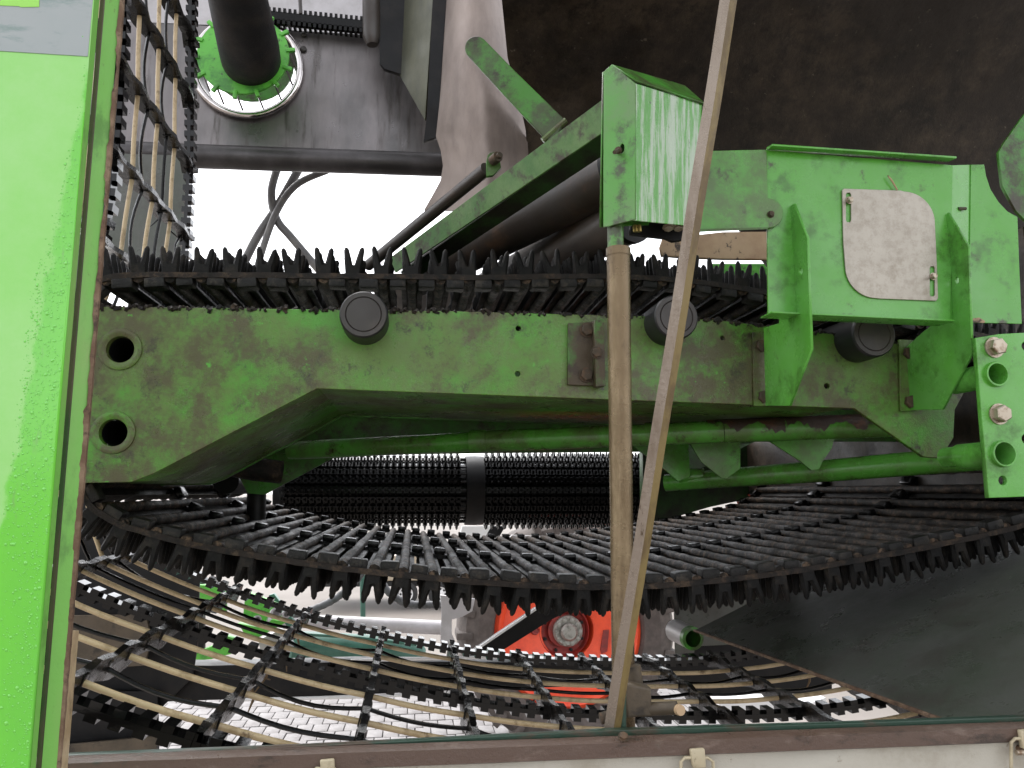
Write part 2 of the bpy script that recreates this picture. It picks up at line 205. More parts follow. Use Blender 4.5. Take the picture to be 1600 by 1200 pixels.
class MB:
    def __init__(s): s.v = []; s.f = []
    def add(s, vs, fs):
        k = len(s.v); s.v += [tuple(v) for v in vs]; s.f += [tuple(k + i for i in f) for f in fs]; return s
    def box(s, c, dx, dy, dz, U=None):
        """c centre, half sizes; U 3x3 axes"""
        A = U or Matrix.Identity(3); c = Vector(c)
        vs = [c + A @ Vector((x * dx, y * dy, z * dz)) for x in (-1, 1) for y in (-1, 1) for z in (-1, 1)]
        return s.add(vs, [(0, 1, 3, 2), (4, 6, 7, 5), (0, 4, 5, 1), (2, 3, 7, 6), (0, 2, 6, 4), (1, 5, 7, 3)])
    def hexa(s, a, b):
        """two quads a,b joined"""
        return s.add(list(a) + list(b), [(3, 2, 1, 0), (4, 5, 6, 7), (0, 1, 5, 4), (1, 2, 6, 5), (2, 3, 7, 6), (3, 0, 4, 7)])
    def tube(s, pts, r, n=10, caps=True, rs=None, phase=0.0):
        pts = [Vector(p) for p in pts]; N = len(pts)
        T = [(pts[min(i + 1, N - 1)] - pts[max(i - 1, 0)]).normalized() for i in range(N)]
        up = Vector((0, 0, 1)) if abs(T[0].z) < .9 else Vector((1, 0, 0))
        a = T[0].cross(up).normalized(); vs = []; fs = []
        for i in range(N):
            a = (a - T[i] * a.dot(T[i])).normalized(); bb = T[i].cross(a); rr = rs[i] if rs else r
            for j in range(n):
                th = 2 * math.pi * j / n + phase; vs.append(pts[i] + (a * math.cos(th) + bb * math.sin(th)) * rr)
        for i in range(N - 1):
            for j in range(n): fs.append((i * n + j, i * n + (j + 1) % n, (i + 1) * n + (j + 1) % n, (i + 1) * n + j))
        if caps: fs.append(tuple(range(n))[::-1]); fs.append(tuple((N - 1) * n + j for j in range(n)))
        return s.add(vs, fs)
    def lathe(s, c, axis, prof, n=32):
        """prof: [(radius, along axis)...]"""
        c = Vector(c); ax = Vector(axis).normalized(); up = Vector((0, 0, 1)) if abs(ax.z) < .9 else Vector((1, 0, 0))
        a = ax.cross(up).normalized(); bb = ax.cross(a); vs = []; fs = []; P = len(prof)
        for (r, h) in prof:
            for j in range(n):
                th = 2 * math.pi * j / n; vs.append(c + ax * h + (a * math.cos(th) + bb * math.sin(th)) * max(r, 1e-5))
        for i in range(P - 1):
            for j in range(n): fs.append((i * n + j, i * n + (j + 1) % n, (i + 1) * n + (j + 1) % n, (i + 1) * n + j))
        return s.add(vs, fs)
    def mesh(s, bevel=0, smooth=True, angle=38):
        me = bpy.data.meshes.new('mesh'); me.from_pydata(s.v, [], s.f)
        bm = bmesh.new(); bm.from_mesh(me); bmesh.ops.recalc_face_normals(bm, faces=bm.faces)
        if bevel: bmesh.ops.bevel(bm, geom=bm.edges[:], offset=bevel, segments=2, affect='EDGES', profile=.5, clamp_overlap=True)
        bm.to_mesh(me); bm.free(); return finish(me, smooth, angle)
    def build(s, name, material, parent=None, bevel=0, smooth=True, angle=38): return link(name, s.mesh(bevel, smooth, angle), material, parent)

def plate(name, pts, th, material, parent=None, holes=(), bev=.0008, toward=None):
    """flat sheet cut to an outline of 3D points; the outline is its face towards the camera, the thickness goes away from it"""
    pts = [Vector(p) for p in pts]; nrm = Vector((0, 0, 0)); c = sum(pts, Vector()) / len(pts)
    for i in range(len(pts)): nrm += (pts[i] - c).cross(pts[(i + 1) % len(pts)] - c)
    nrm.normalize()
    back = toward if toward is not None else (c - Vector((0, 0, H)))
    if nrm.dot(back) < 0: nrm = -nrm                       # nrm points away from the viewer side
    U = (pts[1] - pts[0]).normalized(); U = (U - nrm * U.dot(nrm)).normalized(); V = nrm.cross(U)
    cu = bpy.data.curves.new('outline', 'CURVE'); cu.dimensions = '2D'; cu.fill_mode = 'BOTH'
    b_ = min(bev, th * .45); cu.extrude = th / 2 - b_; cu.bevel_depth = b_; cu.bevel_resolution = 1; cu.offset = -b_
    for loop in [pts] + list(holes):
        sp = cu.splines.new('POLY'); sp.points.add(len(loop) - 1); sp.use_cyclic_u = True
        for k, p in enumerate(loop): q = Vector(p) - pts[0]; sp.points[k].co = (q.dot(U), q.dot(V), 0, 1)
    o = bpy.data.objects.new('outline', cu); C.objects.link(o)
    dg = bpy.context.evaluated_depsgraph_get(); me = bpy.data.meshes.new_from_object(o.evaluated_get(dg))
    bpy.data.objects.remove(o); bpy.data.curves.remove(cu)
    Mx = Matrix((( U.x, V.x, nrm.x, 0), (U.y, V.y, nrm.y, 0), (U.z, V.z, nrm.z, 0), (0, 0, 0, 1)))
    Mx = Matrix.Translation(pts[0] + nrm * th / 2) @ Mx
    me.transform(Mx); me.materials.clear()
    bm = bmesh.new(); bm.from_mesh(me); bmesh.ops.remove_doubles(bm, verts=bm.verts, dist=1e-6); bmesh.ops.recalc_face_normals(bm, faces=bm.faces); bm.to_mesh(me); bm.free()
    return link(name, finish(me, False), material, parent)
def pplate(name, pix, Y, th, material, parent=None, holes=(), bev=.0008): return plate(name, WL(pix, Y), th, material, parent, holes, bev)
def arc(cx, cy, r, a0, a1, n=10): return [(cx + r * math.cos(R(a0 + (a1 - a0) * i / n)), cy + r * math.sin(R(a0 + (a1 - a0) * i / n))) for i in range(n + 1)]
def hexbolt(c, r, parent, axis=(0, -1, 0), material='bolt', h=None, name='bolt', turn=.3, washer=True):
    h = h or r * .75; c = Vector(c); ax = Vector(axis).normalized(); mb = MB()
    if washer: mb.lathe(c, ax, [(0, 0), (r * 1.22, 0), (r * 1.22, r * .18), (0, r * .18)], 20)
    mb.tube([c + ax * r * .1, c + ax * (h * .9), c + ax * h], r, 6, rs=[r, r, r * .86], phase=turn)
    return mb.build(name, material, parent, angle=25)
def catmull(pts, k=8):
    P = [Vector(p) for p in pts]; out = []
    for i in range(len(P) - 1):
        p0, p1, p2, p3 = P[max(i - 1, 0)], P[i], P[i + 1], P[min(i + 2, len(P) - 1)]
        for j in range(k):
            t = j / k; out.append(.5 * ((2 * p1) + (p2 - p0) * t + (2 * p0 - 5 * p1 + 4 * p2 - p3) * t * t + (3 * p1 - p0 - 3 * p2 + p3) * t ** 3))
    return out + [P[-1]]
class Path:
    """polyline in the X-Z plane with arc length"""
    def __init__(s, pts, closed=False):
        s.p = [Vector((p.x, 0, p.z)) for p in pts]
        if closed: s.p.append(s.p[0].copy())
        s.l = [0]
        for i in range(1, len(s.p)): s.l.append(s.l[-1] + (s.p[i] - s.p[i - 1]).length)
        s.len = s.l[-1]; s.closed = closed
    def at(s, d):
        d = d % s.len if s.closed else min(max(d, 0), s.len - 1e-6)
        import bisect
        i = min(max(bisect.bisect_right(s.l, d) - 1, 0), len(s.p) - 2); t = (d - s.l[i]) / max(s.l[i + 1] - s.l[i], 1e-9)
        return s.p[i].lerp(s.p[i + 1], t)
    def frame(s, d):
        p = s.at(d); T = (s.at(d + .012) - s.at(d - .012)).normalized(); return p, T, Vector((T.z, 0, -T.x))   # position, tangent, right-hand normal
    def nearest(s, q):
        best = min(range(len(s.p)), key=lambda i: (s.p[i].x - q.x) ** 2 + (s.p[i].z - q.z) ** 2); return s.l[best]

# ------------------------------------------------------------------ the yard
def quad_sheet(name, pts, material, parent=None):
    return MB().add(pts, [tuple(range(len(pts)))]).build(name, material, parent, smooth=False)
ground = quad_sheet('ground', [(-300, -60, 0), (300, -60, 0), (300, 500, 0), (-300, 500, 0)], 'ground'); tag(ground, kind='structure')
# paved strip under the machine: real blocks where they can be told apart
PX0, PX1, PY0, PY1 = -4.2, 2.6, 4.6, 9.4
bed = quad_sheet('paving_bed', [(PX0, PY0, .004), (PX1, PY0, .004), (PX1, PY1, .004), (PX0, PY1, .004)], 'mortar'); tag(bed, kind='structure')
bm_ = MB().box((0, 0, 0), .059, .097, .012).mesh(bevel=.004); bm_.materials.append(M['paver'])
cells = []
j = 0; y = PY0
while y < PY1:
    x = PX0 + (.0625 if j % 2 else 0)
    while x < PX1:
        cells.append((x, y)); x += .125
    y += .202; j += 1
def seen(x, y):
    v = cR.transposed() @ Vector((x, y, -H)); px = 800 - 1200 * v.x / v.z; py = 600 + 1200 * v.y / v.z
    return 1 if (210 < px < 560 or 575 < px < 780) and 1075 < py < 1175 else 0
vis = [c for c in cells if seen(*c)]
vis.sort(key=lambda c: c[1]); near = set(vis[:300])
rest = MB()
for (x, y) in cells:
    dz = random.uniform(-.0025, .0025)
    if (x, y) in near:
        o = link('paver', bm_, None, bed); o.location = (x, y, .012 + dz); o.rotation_euler = (random.uniform(-.01, .01), random.uniform(-.01, .01), random.uniform(-.02, .02))
    else: rest.box((x, y, .010 + dz), .059, .097, .012)
tag(rest.build('paver_field', 'paver', bed, smooth=False), kind='stuff')

# ------------------------------------------------------------------ near side panel at the left
YP = .80
t = thing('side_panel', 'bright green painted side panel with grey sticker and rusty right edge', 'panel', W(60, 1180, YP))
def fx(y): return 146 - .0835 * y                 # right edge of the flat face
face = [(-260, -120), (fx(-120), -120), (fx(1290), 1290), (-260, 1290)]
pplate('face_sheet', face, YP, .004, 'panel', t, bev=.0015)
# folded return, seal groove, flange and worn edge: vertical strips with depth
def strip(name, o0, o1, y0, y1, Y0, Y1, th, material, parent, wob=0):
    a0, a1 = W(fx(y0) + o0, y0, Y0), W(fx(y1) + o0, y1, Y0); b0, b1 = W(fx(y0) + o1, y0, Y1), W(fx(y1) + o1, y1, Y1)
    return plate(name, [a0, b0, b1, a1], th, material, parent, bev=.0006)
strip('folded_return', 0.5, 10.5, -120, 1290, YP + .001, YP + .009, .003, 'panel_edge', t)
strip('seal_groove', 10, 17.5, -120, 1290, YP + .017, YP + .017, .004, 'groove', t)
strip('flange', 17.5, 43, -120, 1290, YP + .018, YP + .026, .004, 'panel_edge', t)
ed = MB(); NR = 150
left = []; right = []
for i in range(NR + 1):
    y = -120 + 1410 * i / NR
    k = random.uniform(-1.6, 1.6) + 2.2 * math.sin(y / 61.) * math.sin(y / 23.) + (5 if y > 640 else 0) + max(0, (y - 640) * .012)
    left.append(W(fx(y) + 41.5 - k, y, YP + .0245)); right.append(W(fx(y) + 47.5 + random.uniform(-.5, .5), y, YP + .0265))
for i in range(NR):
    ed.hexa([left[i], right[i], right[i + 1], left[i + 1]], [p + Vector((0, .004, 0)) for p in (left[i], right[i], right[i + 1], left[i + 1])])
ed.build('rust_edge', 'rust_edge', t, smooth=False)
strip('folded_edge', 49, 60, 985, 1290, YP + .030, YP + .060, .003, 'tan', t)
lab = pplate('grey_sticker', [(-120, -40), (fx(-40) - 1, -40), (fx(88) - 1.5, 88), (-120, 72)], YP - .0008, .0006, 'label', t, bev=.0002)
pplate('sticker_letter', [(-100, -30), (62, -30), (61, 10.5), (32, 11), (30, 9.5), (-100, 5)], YP - .0014, .0005, 'letter', lab, bev=.0001)
# rain drops
dm = MB()
def drop(px, py, r, el):
    c = W(px, py, YP); n_ = 7; vs = []; fs = []
    for k, (rr, h) in enumerate(((1, 0), (.8, .33), (.4, .5))):
        for q in range(n_):
            a = 2 * math.pi * q / n_; vs.append(c + Vector((math.cos(a) * r * rr, -h * r * .9 - .0001, math.sin(a) * r * rr * el)))
    for k in range(2):
        for q in range(n_): fs.append((k * n_ + q, k * n_ + (q + 1) % n_, (k + 1) * n_ + (q + 1) % n_, (k + 1) * n_ + q))
    fs.append(tuple(2 * n_ + q for q in range(n_))); dm.add(vs, fs)
def wet(y):
    P = [(90, 133), (140, 126), (200, 112), (270, 98), (400, 62), (430, 50), (650, 24), (750, 10), (830, 0), (1250, 0)]
    for (a, b), (c_, d_) in zip(P, P[1:]):
        if a <= y <= c_: return b + (d_ - b) * (y - a) / (c_ - a)
    return 0
cnt = 0
while cnt < 2100:
    y = random.uniform(95, 1210); x = random.uniform(0, 150)
    if not (wet(y) + random.uniform(0, 6) < x < fx(y) - 3): continue
    if y > 800 and x < 35 and random.random() < .5: continue
    r = S(min(2.6, .45 + random.expovariate(2.4)), YP); drop(x, y, r, random.uniform(.85, 1.35)); cnt += 1
for k in range(46): drop(random.uniform(fx(0) - 40, fx(0) - 14), random.uniform(2, 84), S(random.uniform(.7, 2.4), YP - .001), 1.1)
for k in range(9): drop(random.uniform(2, 14), random.uniform(25, 48), S(random.uniform(.8, 1.8), YP - .001), 1.1)
tag(dm.build('rain_drops', 'drop', t), kind='stuff')

# ------------------------------------------------------------------ bottom rail and tarpaulin
YR = 1.0
t = thing('sill_rail', 'dark green and rusty brown rail along the bottom edge', 'rail', W(800, 1165, YR))
NS = 40
def rail_y(x): return 1186 - (x - 70) * .0362 - .0000 * x
rm = MB(); rt = MB(); prev = None
prof = [(0.030, .062), (.004, .060), (-.004, .050), (-.006, .020), (-.001, .004), (.010, -.002)]     # (depth, along face pixels -> metres)
rows = []
for i in range(NS + 1):
    x = -80 + 1800 * i / NS
    top = W(x, rail_y(x), YR); hgt = S(30, YR)
    row = []
    for k in range(9):
        a = math.pi * k / 8
        row.append(top + Vector((0, .016 - .016 * min(1, 1.6 * math.sin(a)), -hgt * .5 + hgt * .5 * math.cos(a) - .002 + random.uniform(-.0002, .0002))))
    rows.append(row)
vs = [p for r_ in rows for p in r_]; fs = [(i * 9 + k, (i + 1) * 9 + k, (i + 1) * 9 + k + 1, i * 9 + k + 1) for i in range(NS) for k in range(8)]
rm.add(vs, fs); rm.build('rolled_face', 'rail', t, angle=60)
pplate('rail_strip', [(90, rail_y(90) - 4), (480, 1166), (960, 1141), (1300, 1131), (1700, 1117), (1700, rail_y(1700) + 3), (90, rail_y(90) + 3)], YR + .022, .012, 'railtop', t)
t = thing('tarpaulin', 'cream woven tarpaulin strapped below the bottom rail', 'tarpaulin', W(1000, 1260, YR))
vs = []; NX = 90
for i in range(NX + 1):
    x = -80 + 1800 * i / NX
    for k in range(7):
        y = rail_y(x) + 27 + k * 24
        vs.append(W(x, y, YR + .012 - .002 * k + .0022 * math.sin(x / 37. + k) + .0018 * math.sin(x / 90. + 2.2 * k)))
MB().add(vs, [(i * 7 + k, (i + 1) * 7 + k, (i + 1) * 7 + k + 1, i * 7 + k + 1) for i in range(NX) for k in range(6)]).build('cloth', 'canvas', t)
def buckle(px, py, label, sc_=1.0):
    b = thing('strap_clip', label, 'clip', W(px, py + 40, YR - .006), 'clips holding the tarpaulin')
    Yc = YR - .004
    mb = MB(); mb.tube(WL([(px - 24 * sc_, py + 55), (px - 24 * sc_, py + 14), (px - 18 * sc_, py + 8), (px + 18 * sc_, py + 8), (px + 26 * sc_, py + 14), (px + 28 * sc_, py + 55)], Yc), .0022, 8); mb.build('wire_frame', 'clip', b)
    mb = MB(); a = WL([(px - 9, py - 4), (px + 14, py - 6), (px + 16, py + 24), (px - 5, py + 25)], Yc - .004); c = [p + Vector((0, .008, 0)) for p in a]; mb.hexa(a, c); mb.build('strap_loop', 'clip', b, bevel=.002)
    mb = MB(); mb.tube(WL([(px - 16 * sc_, py + 30), (px + 22 * sc_, py + 29)], Yc - .003), .0035, 10); mb.build('pin', 'bolt', b)
buckle(1088, 1176, 'cream plastic strap clip on the tarpaulin, right of the leaning bar')
buckle(1604, 1146, 'cream plastic strap clip cut by the right picture edge')
buckle(508, 1193, 'cream plastic strap clip on the tarpaulin, nearest the bottom left corner', .8)

# ------------------------------------------------------------------ main frame beam
YB = 1.40
front_outline = [(60, 476), (150, 479), (330, 481), (530, 484), (700, 486), (1000, 494), (1120, 500), (1210, 511), (1300, 522), (1420, 540), (1500, 556), (1514, 600), (1492, 640), (1490, 684), (1470, 716), (1443, 714), (1335, 638), (1000, 626), (495, 607), (240, 740), (205, 753), (60, 756)]
t = thing('frame_beam', 'muddy green steel frame beam running across the picture centre', 'frame beam', W(620, 640, YB))
holes = [circ(188, 546, 21, YB), circ(177, 676, 21, YB), circ(810, 513, 4.5, YB, 10), circ(809, 584, 4.5, YB, 10), circ(1129, 528, 4, YB, 10), circ(1292, 603, 5, YB, 10)]
web = pplate('web_plate', front_outline, YB, .010, 'dirty_shade', t, holes, bev=.0012)
def shiftY(p, Y): return Vector((p.x, Y, p.z))
YB2 = 1.92
edge = WL([(60, 756), (205, 753), (240, 740), (495, 607), (1000, 626), (1335, 638)], YB)
for i in range(len(edge) - 1):
    a, b = edge[i], edge[i + 1]; dn = Vector((0, 0, .003))
    plate('flange_plate', [shiftY(a, YB + .0105) + dn, shiftY(b, YB + .0105) + dn, shiftY(b, YB2) + dn, shiftY(a, YB2) + dn], .006, 'dirty_shade', t, toward=Vector((0, 0, 1)))
rear_outline = [shiftY(p, YB2 + .001) for p in WL([q for q in front_outline if q not in ((1514, 600), (1492, 640), (1490, 684), (1470, 716), (1443, 714))], YB)]
plate('web_plate', rear_outline, .010, 'dirty_shade2', t, [[shiftY(p, YB2) for p in circ(292, 652, 16, YB)]])
for (px, py) in ((188, 546), (177, 676)):
    c = W(px, py, YB); r1, r2 = S(32, YB), S(20, YB)
    b = MB().lathe(c, (0, -1, 0), [(r1, -.001), (r1 * .98, .003), (r1 * .90, .004), (r2 * 1.25, .004), (r2 * 1.02, .001), (r2, -.012)], 32).build('tube_boss', 'dirty_shade', t)
    MB().lathe(c, (0, -1, 0), [(r2 * .995, -.011), (r2 * .99, -.13), (0, -.13)], 28).build('boss_bore', 'darkmetal', b)
# bolted brackets on the web
bk = pplate('bolted_bracket', [(888, 505), (938, 502), (940, 603), (887, 601)], YB - .008, .007, 'rustplate', t)
pplate('bracket_rib', [(929, 500), (944, 498), (946, 603), (931, 604)], YB - .032, .022, 'rustplate', bk)
for (px, py) in ((917, 516), (916, 586)): hexbolt(W(px, py, YB - .0085), S(10, YB), bk, material='rustbolt')
hexbolt(W(932, 551, YB - .033), S(8, YB), bk, material='rustbolt')
sm = MB(); top_e = WL(front_outline[:11], YB)
for k in range(900):          # soil lying along the top edge of the plate
    i = random.randrange(len(top_e) - 1); a, b = top_e[i], top_e[i + 1]
    if random.random() > (b - a).length / .25: continue
    p = a.lerp(b, random.random()) + Vector((0, random.uniform(-.0015, .009), random.uniform(-.0035, .002))); r_ = random.uniform(.001, .0042)
    sm.box(p, r_ * random.uniform(1, 2.2), r_, r_ * .7, Matrix.Rotation(random.uniform(0, 3), 3, 'Y') @ Matrix.Rotation(random.uniform(0, 3), 3, 'Z'))
tag(sm.build('edge_soil', 'strap', t, smooth=False), kind='stuff')

# the two upright fins that carry the box, standing off the beam
for nm, Xp, ol, bl in (('upright_fin', 1237, [(1240, 318), (1261, 372), (1267, 545), (1233, 634), (1196, 634), (1193, 512), (1217, 505), (1222, 330)], [(1190, 541), (1193, 620)]),
                       ('upright_fin', 1481, [(1481, 332), (1513, 385), (1518, 553), (1472, 640), (1412, 641), (1413, 545), (1440, 520), (1466, 500), (1470, 345)], [(1419, 552), (1421, 628)])):
    X = W(Xp, 400, 1.255).x
    f = plate(nm, [WX(x, y, X) for x, y in ol], .005, 'green', t, [[WX(Xp + 14 + 3.0 * math.cos(a), (424 if Xp < 1300 else 438) + 5.5 * math.sin(a), X) for a in [i * math.pi / 6 for i in range(12)]]], toward=Vector((1, 0, 0)))
    bx = bl[0][0]
    fp = pplate('foot_flange', [(bx - 14, bl[0][1] - 22), (bx + 12, bl[0][1] - 20), (bx + 14, bl[1][1] + 14), (bx - 12, bl[1][1] + 14)], YB - .007, .006, 'dirty_shade', t)
    for (px, py) in bl: hexbolt(W(px, py, YB - .0075), S(11, YB), fp, material='rustbolt', washer=False)

# support rollers poking through in front of the beam
for (px, py, r, lab) in ((568, 491, 38, 'dark round roller end above the beam, left of the steel pole'), (1057, 495, 38, 'dark round roller end half hidden behind the leaning bar'), (1366, 522, 40, 'dark round roller end under the silver cover plate')):
    c = W(px, py, 1.335); rr = S(r, 1.335)
    t2 = thing('support_roller', lab, 'roller', c + Vector((0, .05, -rr)), 'support rollers on the beam')
    MB().lathe(c, (0, -1, 0), [(rr * .98, -.15), (rr, -.145), (rr, -.006), (rr * .985, -.002), (rr * .94, 0)], 40).build('roller_body', 'capside', t2)
    MB().lathe(c, (0, -1, 0), [(rr * .94, -.0005), (rr * .93, .001), (rr * .76, .001), (rr * .73, -.001), (rr * .70, .0008), (rr * .2, .0015), (0, .0015)], 40).build('end_cap', 'cap', t2)

# ------------------------------------------------------------------ lower tubular frame
t = thing('tube_frame', 'green tubular frame with gusset plates below the main beam', 'frame', W(1100, 770, 1.7))
def ptube(name, pts, rpx, material, parent, n=20):
    P = [W(x, y, Y) for x, y, Y in pts]; return MB().tube(P, 0, n, rs=[S(rpx if not isinstance(rpx, (list, tuple)) else rpx[i], pts[i][2]) for i in range(len(pts))]).build(name, material, parent)
ptube('frame_tube', [(452, 704, 2.05), (470, 703, 2.04), (745, 690, 1.86)], [13, 14, 15.5], 'tube_green', t)
ptube('frame_tube', [(745, 690, 1.86), (1000, 680, 1.72), (1130, 674, 1.66)], [17, 17.5, 18.5], 'tube_green', t)
ptube('frame_tube', [(1130, 674, 1.66), (1405, 664, 1.56)], [19, 20], 'tube_green', t)
ta, tb = W(1105, 675, 1.67), W(1405, 664, 1.56); dT = (tb - ta).normalized(); aS = dT.cross(Vector((0, 0, 1))).normalized(); bS = aS.cross(dT).normalized(); vs = []; fs = []; nA, nL = 10, 60
for i in range(nL + 1):
    u = i / nL; c = ta.lerp(tb, u); rr = S(19.3 + u, c.y) + .0009
    lo = 35 - 30 * min(1, u * 3) + random.uniform(-14, 14) + 22 * math.sin(i * .5); hi = 165 + random.uniform(-5, 5)
    for k in range(nA + 1):
        th = R(lo + (hi - lo) * k / nA); vs.append(c + (-aS * (1 if aS.y > 0 else -1) * math.cos(th) + bS * math.sin(th)) * rr)
for i in range(nL):
    for k in range(nA): fs.append((i * (nA + 1) + k, i * (nA + 1) + k + 1, (i + 1) * (nA + 1) + k + 1, (i + 1) * (nA + 1) + k))
MB().add(vs, fs).build('rust_scale', 'scale', t)
ptube('weld_collar', [(735, 690, 1.86), (760, 689, 1.85)], [18.5, 18], 'tube_green', t)
ptube('weld_collar', [(1008, 679, 1.72), (1030, 678, 1.71)], [19.5, 19.5], 'tube_green', t)
ptube('frame_tube', [(1040, 755, 2.0), (1120, 748, 1.92), (1300, 735, 1.75), (1640, 706, 1.50)], [13, 15, 18.5, 23.5], 'tube_green', t)
ptube('weld_collar', [(1062, 746, 1.97), (1100, 744, 1.94)], [13, 14], 'tube_green', t)
pplate('gusset', [(985, 694), (1076, 690), (1078, 745), (1060, 752), (1040, 735)], 1.93, .006, 'tube_green', t)
pplate('gusset', [(1078, 692), (1157, 686), (1157, 732), (1135, 748), (1128, 747), (1096, 722)], 1.80, .006, 'tube_green', t)
pplate('gusset', [(1203, 690), (1304, 684), (1300, 700), (1285, 722), (1280, 733), (1268, 735), (1250, 720), (1222, 702)], 1.70, .006, 'tube_green', t)
pplate('cross_plate', [(300, 655), (560, 640), (1530, 640), (1530, 668), (1380, 672), (1000, 706), (760, 708), (640, 710), (520, 712), (400, 706)], 2.10, .010, 'dirty_shade2', t)
pplate('cross_plate', [(980, 672), (1180, 668), (1500, 655), (1530, 690), (1180, 690), (1080, 740), (1000, 700)], 2.12, .008, 'dirty_shade2', t)
pplate('hanger_plate', [(372, 742), (387, 771), (413, 773), (520, 716), (566, 712), (566, 690), (440, 690), (380, 712)], 2.22, .012, 'dirty_shade2', t)
ptube('cross_shaft', [(300, 712, 1.97), (400, 733, 1.98), (440, 738, 2.0)], [20, 18, 17], 'strap', t)
MB().lathe(W(353, 752, 2.3), (0, -1, 0), [(0, 0), (S(19, 2.3), 0), (S(19, 2.3), -.3)], 24).build('idler_roller', 'darkmetal', t)
ptube('stub_post', [(401, 770, 2.3), (400, 812, 2.3)], 14, 'darkmetal', t)

# ------------------------------------------------------------------ right hand bracket with bolts and tube ends
YK = 1.20
t = thing('end_bracket', 'bright green bracket plate with two bolts and two tube ends', 'bracket', W(1600, 775, YK))
pplate('bracket_plate', [(1524, 528), (1560, 522), (1700, 514), (1715, 772), (1545, 778)], YK, .010, 'green', t, [circ(1555, 585, 20, YK), circ(1566, 709, 20, YK), circ(1567, 751, 8, YK, 14), circ(1603, 541, 8, YK, 14), circ(1604, 686, 9, YK, 14)], bev=.001)
plate('side_flange', [WX(1523, 530, W(1524, 528, YK).x), WX(1544, 778, W(1544, 778, YK).x), W(1544, 778, YK) + Vector((0, .05, 0)), W(1524, 528, YK) + Vector((0, .05, 0))], .005, 'dirty_shade2', t) if False else None
for (px, py, r) in ((1555, 585, 22), (1566, 709, 23)):
    c = W(px, py, YK); ro, ri = S(r, YK), S(r - 4, YK)
    MB().lathe(c, (0, -1, 0), [(ro, -.10), (ro, .005), (ro * .96, .007), (ri * 1.02, .007), (ri, .004), (ri, -.14), (0, -.14)], 36).build('tube_end', 'green', t)
for (px, py, tr) in ((1553, 543, .2), (1560, 647, .5)):
    c = W(px, py, YK - .0005); hexbolt(c, S(15, YK), t, h=.016, turn=tr)
ptube('lug', [(1500, 600, 1.5), (1540, 598, 1.48)], 40, 'dirty_shade2', t) if False else None

# ------------------------------------------------------------------ box with the silver cover
YX = 1.25
t = thing('feed_box', 'bright green sheet metal box with folded edges above the beam at right', 'box', W(1400, 505, YX))
pplate('front_sheet', [(1198, 234), (1489, 258), (1485, 503), (1482, 503), (1200, 489)], YX, .004, 'green', t)
lip0 = [W(1198, 233, YX), W(1482, 252, YX)]
for nm, z0, dz, dy in (('folded_lip', 0, .003, .022),):
    a, b = lip0; MB().hexa([a + Vector((0, -dy, -.004)), b + Vector((0, -dy, -.004)), b + Vector((0, -dy, .0)), a + Vector((0, -dy, .0))], [a + Vector((0, .002, -.001)), b + Vector((0, .002, -.001)), b + Vector((0, .002, .004)), a + Vector((0, .002, .004))]).build(nm, 'green', t, bevel=.0008)
a, b = W(1200, 489, YX), W(1483, 502, YX)
MB().hexa([a + Vector((0, -.014, -.003)), b + Vector((0, -.014, -.003)), b + Vector((0, -.014, 0)), a + Vector((0, -.014, 0))], [a + Vector((0, .03, -.003)), b + Vector((0, .03, -.003)), b + Vector((0, .03, 0)), a + Vector((0, .03, 0))]).build('folded_lip', 'green', t, bevel=.0006)
sl_ = [[W(1502 + dx, 326 + dy, YX + .012) for dx, dy in [(-7, 0), (-6, -2.4), (6, -2.4), (7, 0), (6, 2.4), (-6, 2.4)]]]
plate('folded_strip', [W(1488, 258, YX + .001), W(1518, 257, YX + .024), W(1514, 503, YX + .024), W(1484, 503, YX + .001)], .004, 'green', t)
MB().tube(WL([(1497, 326), (1509, 326)], YX + .0095), S(3.2, YX), 8).build('slot', 'groove', t)
pplate('wing_sheet', [(1517, 257), (1538, 257), (1541, 275), (1548, 296), (1560, 315), (1574, 330), (1590, 339), (1593, 420), (1597, 506), (1514, 504)], YX + .021, .004, 'green', t)
pplate('rust_patch', [(1516, 498), (1530, 496), (1540, 502), (1538, 504.5), (1515, 504)], YX + .0205, .0008, 'slab', t, bev=.0002)
lk = pplate('link_plate', [(1080, 236), (1198, 233.5), (1200, 309)] + arc(1201, 333, 23, -80, 90, 12) + [(1080, 362)], YX - .006, .005, 'tube_green', t)
MB().hexa([W(1080, 358, YX - .012), W(1200, 355, YX - .012), W(1200, 358, YX - .012), W(1080, 363, YX - .012)], [W(1080, 358, YX + .02), W(1200, 355, YX + .02), W(1200, 358, YX + .02), W(1080, 363, YX + .02)]).build('link_lip', 'dirty_shade2', lk)
hexbolt(W(1204, 335, YX - .0065), S(5, YX), lk, material='rustbolt', h=.006)
